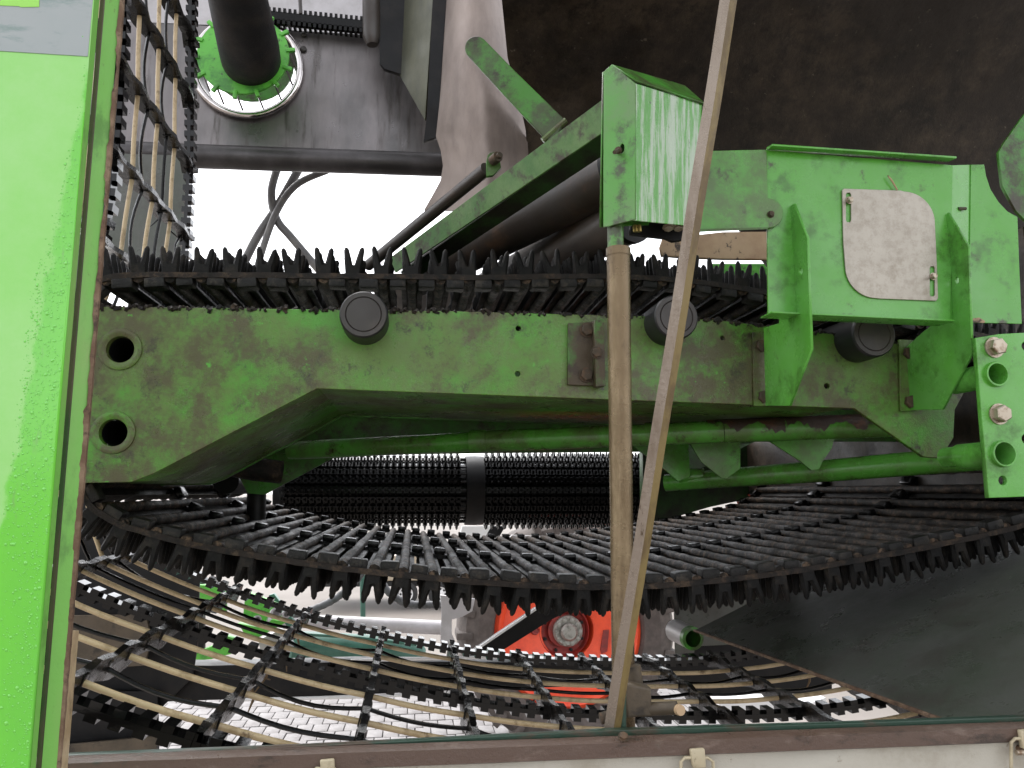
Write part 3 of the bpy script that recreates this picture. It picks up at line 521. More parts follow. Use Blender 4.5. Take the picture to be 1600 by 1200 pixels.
# silver cover
t2 = thing('cover_plate', 'silver steel cover plate with two rounded corners on the green box', 'cover plate', W(1390, 468, YX - .003))
hol = []
for sx, y0, y1 in ((1326, 301, 347), (1457, 416, 463)):
    hol.append([W(x, y, YX - .004) for x, y in [(sx - 4, y0 + 3), (sx - 2.5, y0), (sx + 2.5, y0), (sx + 4, y0 + 3), (sx + 4, y1 - 3), (sx + 2.5, y1), (sx - 2.5, y1), (sx - 4, y1 - 3)]])
pplate('plate', [(1316, 297), (1319, 294.5), (1408, 297.5)] + arc(1411, 349, 50, -88, -4, 12) + [(1463.5, 400), (1466, 466), (1463, 470), (1374, 466.5)] + arc(1371, 416, 50, 90, 178, 12) + [(1318, 380)], YX - .004, .003, 'steel', t2, hol, bev=.0006)
for px, py in ((1327, 313), (1458, 432)):
    hexbolt(W(px, py, YX - .0045), S(5.5, YX), t2, h=.006); ptube('stud', [(px, py, YX - .01), (px + 3, py - 1.5, YX - .018)], 2.8, 'bolt', t2, 8)
ob = ptube('twig', [(1387, 274, YX - .006), (1394, 283, YX - .007), (1402, 297, YX - .005)], [1.2, 1.6, 1.3], 'slab', None, 6); tag(ob, 'thin pale twig stuck above the silver cover plate', 'twig')

# ------------------------------------------------------------------ hood on top of the pole
A_top, A_bot = W(993, 130, 1.08), W(993, 343, 1.08)
t = thing('hood', 'wet green sheet metal hood with slanted roof on top of the steel pole', 'hood', W(1000, 350, 1.12))
Lf = [W(943, 112, 1.115), W(957, 101, 1.107), A_top, A_bot, W(943, 356, 1.115)]
sidep = plate('hood_sheet', Lf, .003, 'hood', t, [[W(972 + 5 * math.cos(a), 232 + 7.5 * math.sin(a), 1.094) for a in [i * math.pi / 7 for i in range(14)]]])
plate('front_sheet', [A_top, W(1102, 161, 1.185), W(1089, 354, 1.185), A_bot], .003, 'hoodglare', t)
plate('roof_sheet', [W(957, 100.5, 1.107), W(1068, 137, 1.27), W(1102, 161, 1.185), A_top], .003, 'dirty_shade2', t)
plate('hood_sheet', [W(943, 112, 1.116), W(1060, 140, 1.275), W(1050, 350, 1.275), W(943, 354, 1.116)], .003, 'dirty_shade2', t)
plate('hood_sheet', [W(1102, 162, 1.186), W(1072, 140, 1.27), W(1062, 348, 1.27), W(1089, 353, 1.186)], .003, 'dirty_shade2', t, toward=Vector((-1, 0, 0)))
hexbolt(W(966, 235, 1.093), S(5.5, 1.09), sidep, material='rustbolt', axis=(-.5, -1, 0)); MB().tube([W(966, 235, 1.088), W(960, 238, 1.076)], .0032, 8).build('stud', 'rustbolt', sidep)
for px in (992, 998): MB().tube([W(px, 352, 1.13), W(px + 1, 362, 1.13)], .004, 8).build('brass_fitting', 'brass', t)
for px in (1044, 1060): hexbolt(W(px, 354, 1.20), .008, t, axis=(0, -.3, -1))
pplate('under_bracket', [(985, 340), (1095, 345), (1085, 372), (1052, 377), (1040, 372), (985, 366)], 1.22, .01, 'darkmetal', t)
hd = ptube('hood_spigot', [(961, 330, 1.12), (962, 392, 1.12)], 13.5, 'hood', t)

# ------------------------------------------------------------------ pole and leaning bar
t = thing('steel_pole', 'upright brown weathered steel pole left of the leaning bar', 'pole', W(975, 1140, 1.12))
N = 14; ptube('pole_tube', [(966 + (i / N) * 9, 388 + i * (1150 - 388) / N, 1.12) for i in range(N + 1)], [19.5 - 2.2 * i / N for i in range(N + 1)], 'pole', t, 28)
MB().lathe(W(966, 389, 1.12), (0, 0, 1), [(S(20.5, 1.12), -.012), (S(20.5, 1.12), .0), (S(14, 1.12), .001)], 28).build('pole_collar', 'pole', t)
clb = pplate('clamp_plate', [(976, 1068), (1018, 1076), (1020, 1120), (980, 1122)], 1.05, .03, 'brown', t, bev=.003)
ptube('clamp_pin', [(1010, 1108, 1.06), (1058, 1106, 1.04)], [10, 10], 'brown', t, 14)
ptube('pin_end', [(1060, 1109, 1.032), (1064, 1110, 1.026)], [8.5, 8], 'slab', t, 14)
ptube('clamp_sleeve', [(988, 1040, 1.10), (992, 1072, 1.10)], [13, 13], 'brown', t, 16)
ptube('clamp_bolt', [(938, 1123, 1.05), (950, 1120, 1.05)], [9, 9], 'rustbolt', t, 12)
ptube('foot_rod', [(974, 1080, 1.04), (974, 1150, 1.04)], [4.5, 4.5], 'railtop', t, 10)
hexbolt(W(974, 1152, 1.0), S(7, 1), t, axis=(0, -.6, 1), material='rustbolt')
t = thing('leaning_bar', 'long square steel bar leaning diagonally in front of the steel pole', 'bar', W(956, 1142, 1.03))
P1 = W(957, 1150, 1.035); P0 = P1 + (W(1163, -140, .83) - P1) * 1.3
ax = (P1 - P0).normalized(); side = ax.cross(Vector((0, 1, 0))).normalized(); fr = ax.cross(side).normalized()
# corner line towards the viewer, one broad pale face to the left, a narrower ochre one to the right
def barpts(p, wl, wr): return [p + Vector((0, 0, 0)), p + wl, p + wl + wr, p + wr]
sgn = 1 if side.x < 0 else -1
lft = side * sgn
NB = 22
for nm, mt in (('pale_face', 'bar_light'), ('ochre_face', 'bar_yellow')):
    mb = MB(); ra = []
    for i in range(NB + 1):
        p = P0.lerp(P1, i / NB) + lft * .0012 * math.sin(i * 1.3) * .4; tp = 1
        wl = (lft * .0112 + Vector((0, .0065, 0))) ; wr = (-lft * .0112 + Vector((0, .0058, 0)))
        if nm == 'pale_face': q = [p, p + wl, p + wl + wr * .5, p + wr * .35 + wl * .3 + Vector((0, .004, 0))]
        else: q = [p + wr * .02 + Vector((0, .0006, 0)), p + wr, p + wr + wl * .9, p + wl * .5 + wr * .5]
        ra.append(q)
    for i in range(NB): mb.hexa(ra[i], ra[i + 1])
    mb.build(nm, mt, t, smooth=False)

# ------------------------------------------------------------------ hedgehog belt: bars with rubber fingers on four straps
Y0, Y1 = 1.50, 3.04
bp = [(190, 822), (290, 849), (400, 869), (520, 887), (640, 900), (760, 911), (880, 917), (1000, 917), (1120, 908), (1240, 893), (1350, 874), (1450, 855), (1545, 835), (1612, 815), (1668, 772), (1694, 705), (1692, 632), (1662, 576), (1600, 542), (1480, 511), (1350, 485), (1200, 457), (1100, 441), (1000, 433), (900, 431), (750, 433), (600, 431), (450, 430), (300, 429), (190, 430), (146, 443), (124, 480), (114, 560), (112, 660), (117, 735), (140, 790)]
bpath = Path(catmull([W(x, y, Y0) for x, y in bp] + [W(*bp[0], Y0)], 6)[:-1], closed=True)
belt = thing('finger_belt', 'dark endless conveyor belt of bars with forked rubber fingers looping round the beam', 'conveyor belt', W(880, 960, Y0))
NBAR = round(bpath.len / .0575); PITCH_B = bpath.len / NBAR
def strap_mesh(path, ya, yb, t_in, t_out, n, wob=.0):
    vs = []; fs = []
    for i in range(n):
        p, T, nn = path.frame(path.len * i / n)
        for (y, k) in ((ya, -t_in), (yb, -t_in), (yb, t_out), (ya, t_out)): vs.append(p + nn * (k + random.uniform(-wob, wob)) + Vector((0, y, 0)))
    for i in range(n):
        j = (i + 1) % n
        for k in range(4): fs.append((i * 4 + k, i * 4 + (k + 1) % 4, j * 4 + (k + 1) % 4, j * 4 + k))
    return MB().add(vs, fs)
strap_mesh(bpath, Y0, Y0 + .034, .006, .005, 420, .0007).build('edge_strap', 'strap', belt, angle=50)
cl = MB(); cl.box((0, 0, -.014), .0175, .017, .0090); cleat = cl.mesh(bevel=.003); cleat.materials.append(M['cleat'])
cl2 = MB(); cl2.box((0, 0, -.013), .014, .022, .0085)
cleat2 = cl2.mesh(bevel=.003); cleat2.materials.append(M['rubber'])
for yy in (2.03, 2.50, 2.98): strap_mesh(bpath, yy, yy + .05, .005, .006, 260, .0004).build('belt_strap', 'rubber', belt, angle=50)
# one bar: soil caked rod with ribs
mb = MB(); pts = []; rs = []; y = .004
while y < Y1 - Y0:
    pts.append(Vector((0, y, -.004))); rs.append(.0112 + random.uniform(-.0016, .0014)); y += .020
mb.tube(pts, 0, 8, rs=rs); bar = mb.mesh(angle=70); bar.materials.append(M['barsteel'])
def prong(mb, x, y, lean, ln, r0=.0092, r1=.0050, flat=1.0):
    b = Vector((x, y, .008)); d = Vector((math.sin(lean), random.uniform(-.05, .05), math.cos(lean)))
    mb.tube([b, b + d * ln * .5, b + d * ln * .9, b + d * ln], 0, 7, rs=[r0, r0 * .80, r1 * 1.05, r1 * .45])
fpairs = []
for v in range(7):
    mb = MB(); mb.box((0, .012, .0130), .0125, .0085, .0095); b1, b2 = random.uniform(.10, .22), random.uniform(.10, .22)
    prong(mb, -.0068, .012, -b1, random.uniform(.048, .056)); prong(mb, .0068, .012, b2, random.uniform(.048, .056))
    me = mb.mesh(angle=50); me.materials.append(M['finger']); fpairs.append(me)
fr_ = []
for v in range(5):
    mb = MB(); y = .044; mb.box((0, (Y1 - Y0) / 2 + .02, .0055), .0225, (Y1 - Y0) / 2 - .03, .0025)
    while y < Y1 - Y0 - .02:
        mb.box((0, y, .0095), .012, .008, .0045)
        for s_ in (-1, 1):
            if random.random() > .03: prong(mb, s_ * .0070, y, s_ * random.uniform(.10, .22), random.uniform(.045, .054), .0085, .0056)
        y += .0235
    me = mb.mesh(angle=50); me.materials.append(M['finger']); fr_.append(me)
soil = MB()
for i in range(NBAR):
    p, T, nn = bpath.frame(i * PITCH_B + random.uniform(-.0022, .0022))
    A = Matrix(((-T.x, 0, nn.x, p.x), (-T.y, 1, nn.y, Y0), (-T.z, 0, nn.z, p.z), (0, 0, 0, 1)))
    o = link('belt_bar', bar, None, belt); o.matrix_basis = A
    f = link('finger', fpairs[random.randrange(7)], None, o); f.matrix_basis = Matrix.Rotation(random.uniform(-.09, .09), 4, 'Y') @ Matrix.Rotation(random.uniform(-.06, .06), 4, 'X')
    r_ = link('finger_row', fr_[i % 5], None, o); tag(r_, kind='stuff')
    p, T, nn = bpath.frame((i + .5) * PITCH_B + random.uniform(-.002, .002))
    A = Matrix(((-T.x, 0, nn.x, p.x), (-T.y, 1, nn.y, Y0 + .017), (-T.z, 0, nn.z, p.z), (0, 0, 0, 1)))
    c_ = link('cleat', cleat, None, belt); c_.matrix_basis = A @ Matrix.Rotation(random.uniform(-.07, .07), 4, 'Y') @ Matrix.Scale(random.uniform(.88, 1.1), 4)
    for yy in (2.055, 2.525, 3.005):
        c_ = link('rubber_cleat', cleat2, None, belt); c_.matrix_basis = Matrix.Translation((0, yy - Y0 - .017, 0)) @ A
    for k in range(7):      # crumbs of soil lying on the strap and between bars
        q = p + T * random.uniform(-.03, .03) - nn * .006 + Vector((0, Y0 + random.uniform(.002, .05), 0)); rr = random.uniform(.0012, .0036)
        soil.box(q, rr, rr * random.uniform(.6, 1.4), rr * .7, Matrix.Rotation(random.uniform(0, 3), 3, 'Y') @ Matrix.Rotation(random.uniform(0, 3), 3, 'X'))
tag(soil.build('soil_crumbs', 'barsteel', belt, smooth=False), kind='stuff')

# ------------------------------------------------------------------ ring elevator: tan rods threaded through black partitions on toothed bands
YF, YM, YN = 2.20, 1.665, 1.13
rp_ = [(303, -420), (302, -200), (300, 0), (298, 160), (297, 263), (291, 370), (286, 430), (264, 520), (228, 620), (204, 725), (202, 800), (214, 850), (250, 876), (300, 898), (370, 924), (480, 961), (597, 991), (705, 1013), (810, 1027), (910, 1032), (1010, 1033), (1100, 1030), (1200, 1017), (1300, 995), (1400, 962), (1500, 920)]
rpath = Path(catmull([W(x, y, YF) for x, y in rp_], 8))
ring = thing('ring_elevator', 'black and tan cage elevator of rods and toothed bands curving round the left and bottom', 'elevator', W(700, 1160, 1.7))
def open_strip(path, ya, yb, t_in, t_out, step):
    vs = []; fs = []; n = int(path.len / step)
    for i in range(n + 1):
        p, T, nn = path.frame(path.len * i / n)
        for (y, k) in ((ya, -t_in), (yb, -t_in), (yb, t_out), (ya, t_out)): vs.append(p + nn * k + Vector((0, y, 0)))
    for i in range(n):
        for k in range(4): fs.append((i * 4 + k, i * 4 + (k + 1) % 4, i * 4 + 4 + (k + 1) % 4, i * 4 + 4 + k))
    return MB().add(vs, fs)
def axes(T, nn): return Matrix(((T.x, 0, -nn.x), (T.y, 1, -nn.y), (T.z, 0, -nn.z)))   # z axis points inwards
for yb_ in (YF, YM, YN):
    mb = open_strip(rpath, yb_ - .017, yb_ + .017, .004, .005, .02); d_ = 0
    while d_ < rpath.len:
        p, T, nn = rpath.frame(d_); mb.box(p - nn * .008 + Vector((0, yb_, 0)), .0082, .0165, .0060, axes(T, nn))
        mb.box(p + nn * .009 + Vector((0, yb_, 0)), .0082, .0165, .0040, axes(T, nn)); d_ += .0325
    mb.build('toothed_band', 'wetband', ring, smooth=False)
# partitions
pd = [rpath.nearest(W(x, y, YF)) for x, y in ((370, 922), (480, 960), (597, 985), (705, 1010), (810, 1025), (910, 1031), (1010, 1033), (1110, 1029), (1215, 1014), (299, 62), (298, 163), (297, 263), (291, 370), (278, 470), (238, 590), (206, 725), (228, 864), (302, -60), (302, -180))]
pd.sort()
rods = [2.055, 1.915, 1.775, 1.555, 1.385, 1.205]; cords = [1.985, 1.845, 1.47, 1.295]
for d_ in pd:
    p, T, nn = rpath.frame(d_); A = axes(T, nn); mb = MB()
    n_ = 30; vs = []; fs = []
    for i in range(n_ + 1):
        y = YN - .02 + (YF - YN + .04) * i / n_; top = .017 + .004 * math.sin(i * 1.9) + random.uniform(-.001, .001); bot = .020 + .009 * math.sin(i * 1.05 + 1); w_ = .0050 + .0020 * (math.sin(i * 2.6) > .3)
        for (a, b) in ((-w_, top), (w_, top), (w_ * 1.2, 0), (w_, -bot), (-w_, -bot), (-w_ * 1.2, 0)): vs.append(p + A @ Vector((a, 0, b)) + Vector((0, y, 0)))
    for i in range(n_):
        for k in range(6): fs.append((i * 6 + k, i * 6 + (k + 1) % 6, i * 6 + 6 + (k + 1) % 6, i * 6 + 6 + k))
    mb.add(vs, fs)
    pt = mb.build('partition', 'softlug', ring, smooth=False)
    cm = MB()
    for y in rods + cords:
        cm.box(p + A @ Vector((0, 0, .003)) + Vector((0, y, 0)), .0085, .0085, .0105, A)
    tag(cm.build('rod_clips', 'rubber', pt, bevel=.002), kind='stuff')
    if random.random() < .8:
        tg = MB()
        for k in range(5):
            y = random.uniform(YN, YF); q = p + A @ Vector((0, 0, -.014)) + Vector((0, y, 0)); l_ = random.uniform(.02, .06)
            tg.tube([q, q + Vector((random.uniform(-.01, .01), random.uniform(-.015, .015), -l_ * .5)), q + Vector((random.uniform(-.02, .02), random.uniform(-.03, .03), -l_))], 0, 5, rs=[.004, .003, .0012])
        tag(tg.build('hanging_haulm', 'debris' if random.random() < .4 else 'rubber', pt), kind='stuff')
def rodpath(yv, sag, seed, wob):
    rnd = random.Random(seed); P = []; D = [0.0] + pd + [rpath.len - .001]
    for a, b in zip(D, D[1:]):
        pa, pb = rpath.at(a), rpath.at(b); nn = rpath.frame((a + b) / 2)[2]; k = rnd.uniform(.3, 1.3) * sag; yo = rnd.uniform(-1, 1) * wob; n = 7
        chord = max(0, (rpath.at((a + b) / 2) - (pa + pb) / 2).dot(nn)) * .45
        for i in range(n):
            u = i / n; P.append(pa.lerp(pb, u) + nn * math.sin(math.pi * u) * (k + chord) + Vector((0, yv + yo * math.sin(math.pi * u), 0)))
    P.append(rpath.at(rpath.len - .001) + Vector((0, yv, 0))); return P
for i, yv in enumerate(rods): MB().tube(rodpath(yv, .002, i, .003), .0054, 8).build('tan_rod', 'tan', ring, angle=60)
for i, yv in enumerate(cords): MB().tube(rodpath(yv, .012, 40 + i, .010), .0040, 6).build('black_cord', 'rubber', ring, angle=60)

# ------------------------------------------------------------------ studded roller web behind the belt
YS = 3.55
c0, c1 = W(448, 766, YS), W(1000, 766, YS); RS = S(52, YS)
web_ = thing('studded_roller', 'black studded rubber roller behind the belt in two sections', 'roller', c0.lerp(c1, .5) - Vector((0, 0, RS)))
def cy(a, r): return Vector((0, -math.cos(a) * r, math.sin(a) * r))
ROWS = 24
x_l = [(c0.x, W(726, 766, YS).x), (W(754, 766, YS).x, c1.x)]
MB().lathe(Vector((c0.x + .01, YS, c0.z)), (1, 0, 0), [(0, 0), (RS * .78, 0), (RS * .78, c1.x - c0.x - .02), (0, c1.x - c0.x - .02)], 28).build('core_drum', 'rubber', web_)
for xe in (c0.x - .03, c1.x + .005): MB().lathe(Vector((xe, YS, c0.z)), (1, 0, 0), [(0, 0), (RS * 1.16, 0), (RS * 1.16, .025), (0, .025)], 36).build('end_flange', 'darkmetal', web_)
hubm = MB(); hubm.lathe(Vector((W(740, 766, YS).x, YS, c0.z)), (1, 0, 0), [(RS * .6, -.042), (RS * 1.02, -.040), (RS * 1.03, 0), (RS * 1.02, .040), (RS * .6, .042)], 40); hubm.build('centre_strap', 'darkmetal', web_)
for k in range(ROWS):
    a = 2 * math.pi * k / ROWS; mb = MB()
    for (xa, xb) in x_l:
        q = Vector((0, YS, c0.z)) + cy(a, RS * .93); mb.tube([q + Vector((xa, 0, 0)), q + Vector((xb, 0, 0))], .0055, 6)
        n_ = int((xb - xa) / .0285); rd = cy(a, 1); tn = cy(a + math.pi / 2, 1); A = Matrix((Vector((1, 0, 0)), tn, rd)).transposed()
        for i in range(n_):
            x = xa + .015 + i * .0285 ; b0 = Vector((x, YS, c0.z))
            mb.box(b0 + rd * RS * .98, .0100, .0130, .010, A); mb.tube([b0 + rd * RS * 1.02, b0 + rd * RS * 1.16], 0, 4, rs=[.0085, .004], phase=.78)
    mb.build('stud_row', 'rubber', web_, smooth=False)

# ------------------------------------------------------------------ sloping arm, lever and rollers at the upper middle
t = thing('sloping_arm', 'scuffed green angle iron arm sloping up to the hood', 'arm', W(640, 412, 1.72))
fa = [W(606, 405, 1.75), W(948, 158, 1.17), W(948, 203, 1.17), W(626, 425, 1.75)]
plate('angle_flange', fa, .006, 'arm', t)
plate('angle_flange', [fa[3] + Vector((0, .006, 0)), fa[2] + Vector((0, .006, 0)), fa[2] + Vector((.02, .05, -.012)), fa[3] + Vector((.02, .05, -.012))], .005, 'grime_shade', t)
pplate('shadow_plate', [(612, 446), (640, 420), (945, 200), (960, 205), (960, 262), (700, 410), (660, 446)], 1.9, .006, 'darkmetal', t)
t2 = thing('lever', 'flat green lever with rounded end standing on the sloping arm', 'lever', W(865, 212, 1.30))
plate('lever_blade', [W(x, y, 1.34 - .05 * (x - 730) / 140) for x, y in arc(744, 74, 18, 130, 310, 12) + [(806, 112), (882, 186), (866, 224), (853, 218), (780, 140)]], .009, 'lever', t2, bev=.002)
MB().tube([W(848, 220, 1.30), W(884, 188, 1.29)], .006, 8).build('weld_bead', 'dirty_shade', t2)
for nm, lab, P_, r_, mt in (('roller_tube', 'dark rust spotted roller tube directly under the sloping arm', [(655, 430, 2.0), (968, 268, 1.45)], [27, 31], 'pipe'), ('roller_tube', 'lower brown roller tube sloping below the darker one', [(770, 452, 2.0), (985, 338, 1.5)], [26, 30], 'pipe2')):
    t2 = thing(nm, lab, 'roller', W(*P_[0]), 'roller tubes under the sloping arm')
    n_ = 10; P_ = [W(*P_[0]).lerp(W(*P_[1]), i / n_) for i in range(n_ + 1)]
    MB().tube(P_, S(38, 1.75), 32).build('tube_shell', mt, t2)
    MB().lathe(P_[-1], P_[-1] - P_[0], [(S(40, 1.75), -.01), (S(40, 1.75), .004), (.01, .006), (.01, .03), (0, .03)], 24).build('end_disc', 'darkmetal', t2)
t2 = thing('tension_rod', 'thin brown tube with pin end above the sloping arm', 'tube', W(600, 400, 1.85))
MB().tube([W(575, 415, 1.9), W(760, 264, 1.48)], S(10, 1.68), 16).build('rod_tube', 'pipe', t2)
lg = plate('pin_lug', [W(x, y, 1.46) for x, y in [(760, 275), (760, 252)] + arc(771, 247, 10, 180, 340, 8) + [(783, 262), (770, 274)]], .010, 'dirty_shade2', t2)
MB().lathe(W(774, 248, 1.445), (.5, -1, .1), [(.0105, -.01), (.0105, .010), (.006, .011), (.006, .018), (0, .018)], 16).build('pin', 'rustbolt', lg)
t2 = thing('tan_board', 'stained tan board between hood and green box', 'board', W(1110, 405, 1.7))
pplate('board', [(1036, 372), (1044, 374), (1062, 377), (1085, 367), (1130, 362), (1240, 361), (1240, 406), (1130, 405), (1060, 402), (1034, 400), (1031, 386)], 1.72, .012, 'slab', t2, bev=.003)
ob = pplate('green_plate', [(1108, 412), (1300, 412), (1300, 500), (1108, 500)], 3.25, .02, 'lime'); tag(ob, 'green plate glimpsed between the belt fingers below the tan board', 'plate')

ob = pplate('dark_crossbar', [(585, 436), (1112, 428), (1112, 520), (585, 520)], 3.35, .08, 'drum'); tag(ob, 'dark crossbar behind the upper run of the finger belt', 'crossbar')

# ------------------------------------------------------------------ big sheets at the top
def grid_sheet(name, rows, material, parent, th=.006, sub=10, label=None, cat=None):
    """rows: list of lists of 3D points (equal length)"""
    n_ = len(rows[0]); vs = [p for r_ in rows for p in r_]; fs = [(i * n_ + k, i * n_ + k + 1, (i + 1) * n_ + k + 1, (i + 1) * n_ + k) for i in range(len(rows) - 1) for k in range(n_ - 1)]
    me = MB().add(vs, fs).mesh(angle=60)
    bm = bmesh.new(); bm.from_mesh(me); bmesh.ops.solidify(bm, geom=bm.faces[:], thickness=th); bm.to_mesh(me); bm.free(); finish(me, True, 60)
    return link(name, me, material, parent)
def lerp_tab(tab, v):
    for (a, b), (c_, d_) in zip(tab, tab[1:]):
        if a <= v <= c_: return b + (d_ - b) * (v - a) / (c_ - a)
    return tab[0][1] if v < tab[0][0] else tab[-1][1]
Ltab = [(-900, 770), (-60, 778), (0, 784), (90, 793), (190, 820), (232, 824), (360, 824)]
Ytab = [(-900, .55), (-500, 1.15), (-250, 1.65), (-60, 2.08), (50, 2.28), (150, 2.45), (250, 2.58), (330, 2.66), (400, 2.70)]  # rows above the view extend overhead, unseen, added to shade the interior
rows = []
for k in range(34):
    y = 356 - k * 38; l_ = lerp_tab(Ltab, y); Yk = lerp_tab(Ytab, y)
    rows.append([W(l_ + (1900 - l_) * i / 12, y, Yk) for i in range(13)])
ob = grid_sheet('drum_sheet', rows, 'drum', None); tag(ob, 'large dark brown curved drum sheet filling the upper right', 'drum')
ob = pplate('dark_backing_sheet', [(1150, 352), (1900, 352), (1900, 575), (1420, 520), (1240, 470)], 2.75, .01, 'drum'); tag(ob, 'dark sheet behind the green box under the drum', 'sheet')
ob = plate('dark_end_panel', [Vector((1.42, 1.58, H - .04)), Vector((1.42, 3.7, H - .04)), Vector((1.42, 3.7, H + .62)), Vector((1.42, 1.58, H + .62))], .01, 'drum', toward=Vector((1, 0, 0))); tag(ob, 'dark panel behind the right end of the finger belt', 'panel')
ob = pplate('corner_plate', [(1560, 238), (1568, 224), (1605, 172), (1760, -60), (2200, -60), (2200, 440), (1720, 430), (1610, 352), (1588, 330), (1566, 290)], 1.55, .008, 'dirty_shade2'); tag(ob, 'dark green plate at the right edge beside the box wing', 'plate')
Lt = [(-300, 702), (0, 700), (150, 690), (215, 683), (250, 696), (285, 690), (330, 664)]; Rt = [(-300, 780), (0, 785), (90, 793), (190, 820), (232, 823), (330, 826)]
rows = []
for k in range(28):
    y = -300 + 630 * k / 27; a, b = lerp_tab(Lt, y), lerp_tab(Rt, y)
    rows.append([W(a + (b - a) * i / 14, y, 2.62 - .17 * math.sin(math.pi * (.05 + .80 * i / 14))) for i in range(15)])
ob = grid_sheet('curved_sheet', rows, 'pinksheet', None); tag(ob, 'scoured bare steel curved sheet left of the dark drum', 'sheet')
t = thing('support_post', 'dark support post with olive plate left of the curved steel sheet', 'post', W(640, 180, 2.75))
ptube('round_post', [(578, -200, 2.75), (581, 58, 2.75), (582, 70, 2.75)], [15, 15, 9], 'pipe', t)
pplate('dark_plate', [(592, -200), (652, -200), (652, 140), (627, 116), (600, 107), (593, 98)], 2.74, .02, 'darkmetal', t)
plate('olive_plate', [W(636, -200, 2.76), W(690, -200, 2.60), W(664, 188, 2.62), W(622, 112, 2.76)], .008, 'olive', t)
pplate('edge_plate', [(682, -200), (706, -200), (700, 100), (694, 200), (684, 214), (662, 221), (667, 180), (676, 0)], 2.60, .02, 'darkmetal', t)

# ------------------------------------------------------------------ rear wall sheet with sprocket
t = thing('steel_backing_panel', 'grey stained steel wall sheet behind the green sprocket', 'sheet', W(500, 270, 2.95))
pplate('wall_sheet', [(120, 30), (405, 44), (700, 62), (702, 262), (110, 238)], 2.95, .006, 'sheet', t, [circ(386, 104, 84, 2.95, 40)])
ptube('rolled_lip', [(110, 236, 2.93), (298, 244, 2.93), (705, 258, 2.93)], [19, 19, 19], 'lipsteel', t)
for px, py in ((475, 54), (474, 77)): MB().lathe(W(px, py, 2.945), (0, -1, 0), [(S(5.5, 2.95), 0), (S(5, 2.95), .006), (S(2.5, 2.95), .010), (0, .011)], 14).build('rivet', 'cap', t)
rg = MB(); prof = []
for k in range(13):
    a = 2 * math.pi * k / 12; prof.append((S(84, 2.93) + S(6, 2.93) * math.cos(a), S(6, 2.93) * math.sin(a)))
rg.lathe(W(386, 104, 2.93), (0, -1, 0), prof, 56); rg.build('polished_ring', 'chrome', t)
MB().lathe(W(386, 104, 2.93), (0, -1, 0), [(S(80, 2.93), .0), (S(72, 2.93), -.10)], 48).build('ring_collar', 'sheet', t)
MB().lathe(W(394, 98, 3.03), (0, -1, 0), [(0, 0), (S(66, 3.03), 0), (S(66, 3.03), -.01)], 36).build('bearing_plate', 'dirty_shade2', t)
t = thing('sprocket', 'bright green toothed disc on a thick black shaft', 'sprocket', W(380, 160, 2.7))
cS = W(380, 84, 2.72); rS = S(73, 2.72)
dirS = Vector((-.05, -1, .10)).normalized()
MB().lathe(cS, dirS, [(0, -.01), (rS, -.01), (rS, 0), (rS * .4, .004), (0, .004)], 48).build('disc', 'lime', t)
a_ = dirS.cross(Vector((0, 0, 1))).normalized(); b_ = dirS.cross(a_)
for k in range(14):
    th = 2 * math.pi * (k + .3) / 14; rd = a_ * math.cos(th) + b_ * math.sin(th); q = cS + rd * (rS + .006); A = Matrix((rd, rd.cross(dirS), dirS)).transposed()
    MB().box(q, .016, .007, .006, A).build('tooth', 'lime', t, bevel=.001)
    MB().tube([cS + rd * (rS * .99) - dirS * .01, cS + rd * (rS * 1.02) - dirS * .10], .004, 6).build('pin', 'chrome', t)
MB().tube([W(392, 92, 2.705), W(388, 70, 2.6), W(345, -120, 2.1)], S(48, 2.6), 32, rs=[S(47, 2.7), S(48, 2.6), S(45, 2.1)]).build('shaft', 'blackpipe', t)
t = thing('drive_belt', 'black toothed drive belt along the top of the grey wall sheet', 'belt', W(490, 40, 2.9))
mb = MB()
pA, pB = W(360, 22, 2.90), W(600, 46, 2.90); n_ = 30; dx = (pB - pA).normalized(); up_ = dx.cross(Vector((0, -1, 0))).normalized(); up_ = up_ if up_.z > 0 else -up_
A = Matrix((dx, Vector((0, 1, 0)), up_)).transposed(); L_ = (pB - pA).length
mb.box((pA + pB) / 2, L_ / 2, .022, S(7, 2.9), A)
for k in range(n_):
    q = pA.lerp(pB, (k + .5) / n_); mb.box(q + up_ * S(10, 2.9), L_ / n_ * .27, .022, S(4, 2.9), A); mb.box(q - up_ * S(10, 2.9), L_ / n_ * .27, .022, S(4, 2.9), A)
mb.build('belt_body', 'rubber', t, smooth=False)
ptube('tie_rod', [(465, -80, 2.88), (470, 22, 2.88)], [3, 3], 'pipe', t)
ob = pplate('pale_backing_sheet', [(-60, -420), (720, -420), (720, 70), (405, 52), (-60, 24)], 3.4, .01, 'pale'); tag(ob, 'pale grey sheet above the grey wall and drive belt', 'sheet')
ob = pplate('dark_green_sheet', [(60, 236), (294, 243), (291, 440), (60, 470)], 2.62, .01, 'darkgreen'); tag(ob, 'dark green sheet behind the tan rods at left', 'sheet')

for lab, P_, r_ in (('hydraulic hose bending furthest right in the bright gap', [(436, 255), (424, 300), (432, 342), (456, 372), (500, 424)], 6.5), ('hydraulic hose crossing the others in the bright gap', [(472, 255), (434, 322), (402, 370), (372, 430)], 7), ('hydraulic hose running lowest from the upper right of the bright gap', [(512, 266), (462, 290), (428, 340), (398, 430)], 5.5)):
    Yh = 3.2 + r_ * .02 - .1
    ob = MB().tube(catmull([W(x, y, Yh) for x, y in P_], 7), S(r_, Yh), 12).build('hydraulic_hose', 'hose'); tag(ob, lab, 'hose', 'hoses in the bright gap')

